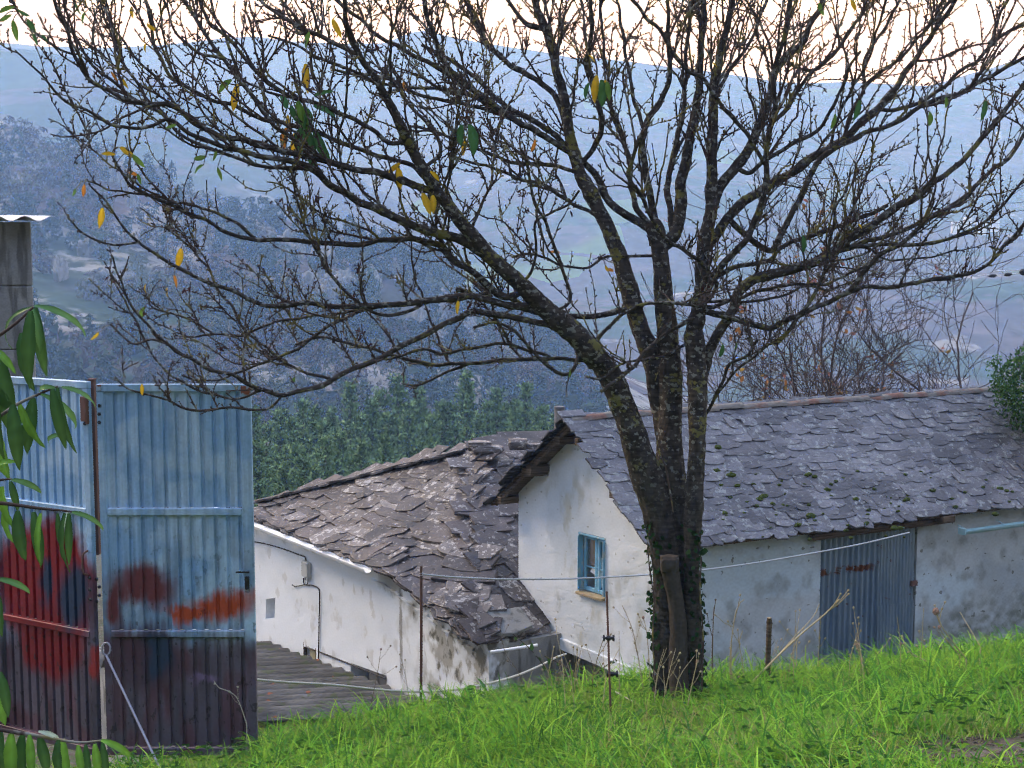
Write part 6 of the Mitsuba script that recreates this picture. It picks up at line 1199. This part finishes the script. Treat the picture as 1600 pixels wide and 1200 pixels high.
# bramble arches in the dark gap
for i, (pts, l) in enumerate([([(930, 1085), (905, 1060), (880, 1040), (850, 1025)], 'bramble cane arching left in the dark gap'), ([(880, 1080), (850, 1040), (826, 1012), (800, 990)], 'bramble cane reaching to the stone slab corner'), ([(905, 1090), (935, 1050), (962, 1030)], 'bramble cane bending right towards the fence rod')]):
    k = thing('bramble_cane', l, 'bramble'); P = spline([at(x, y, 13.5 + .4 * i) for x, y in pts], .06); add(k + '__stem', tube(P, np.linspace(.008, .004, len(P)), 5), 'twig_bark', smooth=True)
    rg = np.random.default_rng(i); ms = [];
    for p in P[2::2]: d = unit(rg.normal(size=3)); l_ = rg.uniform(.05, .09); V, F = leaf_mesh(p, d, [0, -.5, 1], l_, l_ * .6, .5, .3, 4); put(k + '__leaf', mikit.ply((V, F), 'leaf', color=np.tile(np.array([.05, .10, .03]) * rg.uniform(.6, 1.6), (len(V), 1)), smooth=True))

# ------------------------------------------------------------------ small bare trees behind the barn, ivy bush at its far corner
def bare_tree(px, top, Y, seed, label, lean=0.0):
    rg = np.random.default_rng(seed); o = at(px, top, Y); g = float(ground_z(o[0], o[1])); base = np.array([o[0] - lean, Y, g]); H = o[2] - g; k = thing('bare_tree', label, 'tree'); wood, lf, lc, sc = [], [], [], [0.0, 1]
    def grow(p, d, l, r, lev):
        n = max(3, int(l / .22)); P = [p]
        for _ in range(n): d = unit(d + rg.normal(0, .12, 3) + [0, 0, .04]); P.append(P[-1] + d * l / n)
        P = np.array(P); R = np.linspace(r, r * .55, n + 1)
        if lev == 0: put(k + '__trunk', mikit.ply(tube(P, R, 8, wob=.04, rng=rg), 'bark', smooth=50))
        else: wood.append(tube(P, np.maximum(R, .0056), 4 if lev > 1 else 6, cap=False))
        if lev < 4:
            for _ in range([5, 5, 5, 5][lev]):
                i = rg.integers(max(1, n // 3), n + 1); e = rg.normal(size=3); e -= d * np.dot(e, d); grow(P[i], d * .7 + unit(e) * .75 + [0, 0, .12], l * rg.uniform(.42, .72), R[min(i, n)] * .55, lev + 1)
        elif rg.random() < .020:
            for _ in range(4): q = P[-1] + rg.normal(0, .05, 3); V, F = leaf_mesh(q, rg.normal(size=3) + [0, 0, -.8], rg.normal(size=3), .13, .075, .8, .4, 3); lf.append((V, F)); lc.append(np.tile(np.array([(.42, .20, .07), (.34, .16, .13), (.38, .26, .08)][rg.integers(3)]) * rg.uniform(.6, 1.2), (len(V), 1)))
    H = H * 1.28
    grow(base, unit([lean * .25, 0, 1.0]), H * .55, .085, 0); grow(base + [.2, .1, 0], unit([lean * .3 + .25, 0, 1.0]), H * .42, .06, 0)
    add(k + '__twigs', cat_mesh(wood), 'twig_far', kind='stuff')
    if lf: add(k + '__leaves', cat_mesh(lf), 'leaf', color=np.clip(np.vstack(lc), 0, 1), kind='stuff', label='last few russet leaves')
mat('twig_far', proc(lambda p, n, uv: mix(C3(.036, .026, .025), C3(.070, .052, .048), fbm(p.x * 4, p.y * 4, p.z * 4, 2))), .8, .3)
bare_tree(1325, 455, 25.0, 1, 'slender bare tree behind the barn ridge, nearest to the big trunk', .1)
bare_tree(1440, 470, 26.0, 2, 'bare twiggy tree with russet leaves behind the middle of the barn ridge', .4)
bare_tree(1555, 440, 27.0, 3, 'bare twiggy tree behind the ridge next to the evergreen bush', -.3)
bare_tree(1235, 520, 27.0, 6, 'small bare tree just right of the big trunk behind the ridge', -.4)
rng = np.random.default_rng(8); k = thing('evergreen_bush', 'dense glossy evergreen bush at the far right corner of the roof', 'bush'); ms, cs = [], []
bc = at(1625, 610, 21.0)
for _ in range(5200):
    d = rng.normal(size=3); d /= np.linalg.norm(d); rr = rng.uniform(.6, 1.0) * (.75 + .5 * meshkit.noise(d * 2.2 + 9, 2)); p = bc + d * rr * np.array([.72, .8, .78]) * 1.0; l = rng.uniform(.035, .065); V, F = leaf_mesh(p, rng.normal(size=3) + d * .8, d + rng.normal(0, .5, 3), l, l * .7, .3, .2, 3); ms.append((V, F)); cs.append(np.tile(np.array([.030, .075, .022]) * rng.uniform(.5, 1.5) + (rng.random() < .25) * np.array([.06, .10, .02]), (len(V), 1)))
for _ in range(22):                                                  # loose sprays creeping on to the slates
    t = rng.uniform(0, 1); p0 = at(1552 + 50 * t, 640 - 60 * (1 - t) + rng.normal(0, 14), 21.0); 
    for _ in range(14): p = p0 + rng.normal(0, .06, 3); l = .05; V, F = leaf_mesh(p, rng.normal(size=3), [0, -.6, .7], l, l * .7, .3, .2, 3); ms.append((V, F)); cs.append(np.tile(np.array([.05, .12, .03]) * rng.uniform(.6, 1.4), (len(V), 1)))
add(k + '__foliage', cat_mesh(ms), 'leaf', color=np.clip(np.vstack(cs), 0, 1), kind='stuff')
add(k + '__trunk', tube([[bc[0], bc[1] + .6, float(ground_z(bc[0], bc[1]))], bc + [0, .3, -.3]], [.10, .05], 7), 'bark')
# overhead cable with insulators at the right edge
kk = thing('overhead_cable', 'pale overhead cables with a dark insulator at the right edge above the barn', 'cable')
for (a, b) in (((1528, 431), (1640, 425)), ((1552, 424), (1640, 420))): add(kk + '__strand', tube([at(*a, 24), at(*b, 24)], .008, 5), 'white_pvc')
for px, py in ((1550, 431), (1574, 429), (1598, 425)): add(kk + '__insulator', tube([at(px - 5, py + 1, 24), at(px - 2, py, 24), at(px + 3, py, 24), at(px + 7, py - 1, 24)], [.012, .03, .034, .014] if px < 1590 else [.02, .06, .065, .03], 8), 'black_plastic', smooth=True)
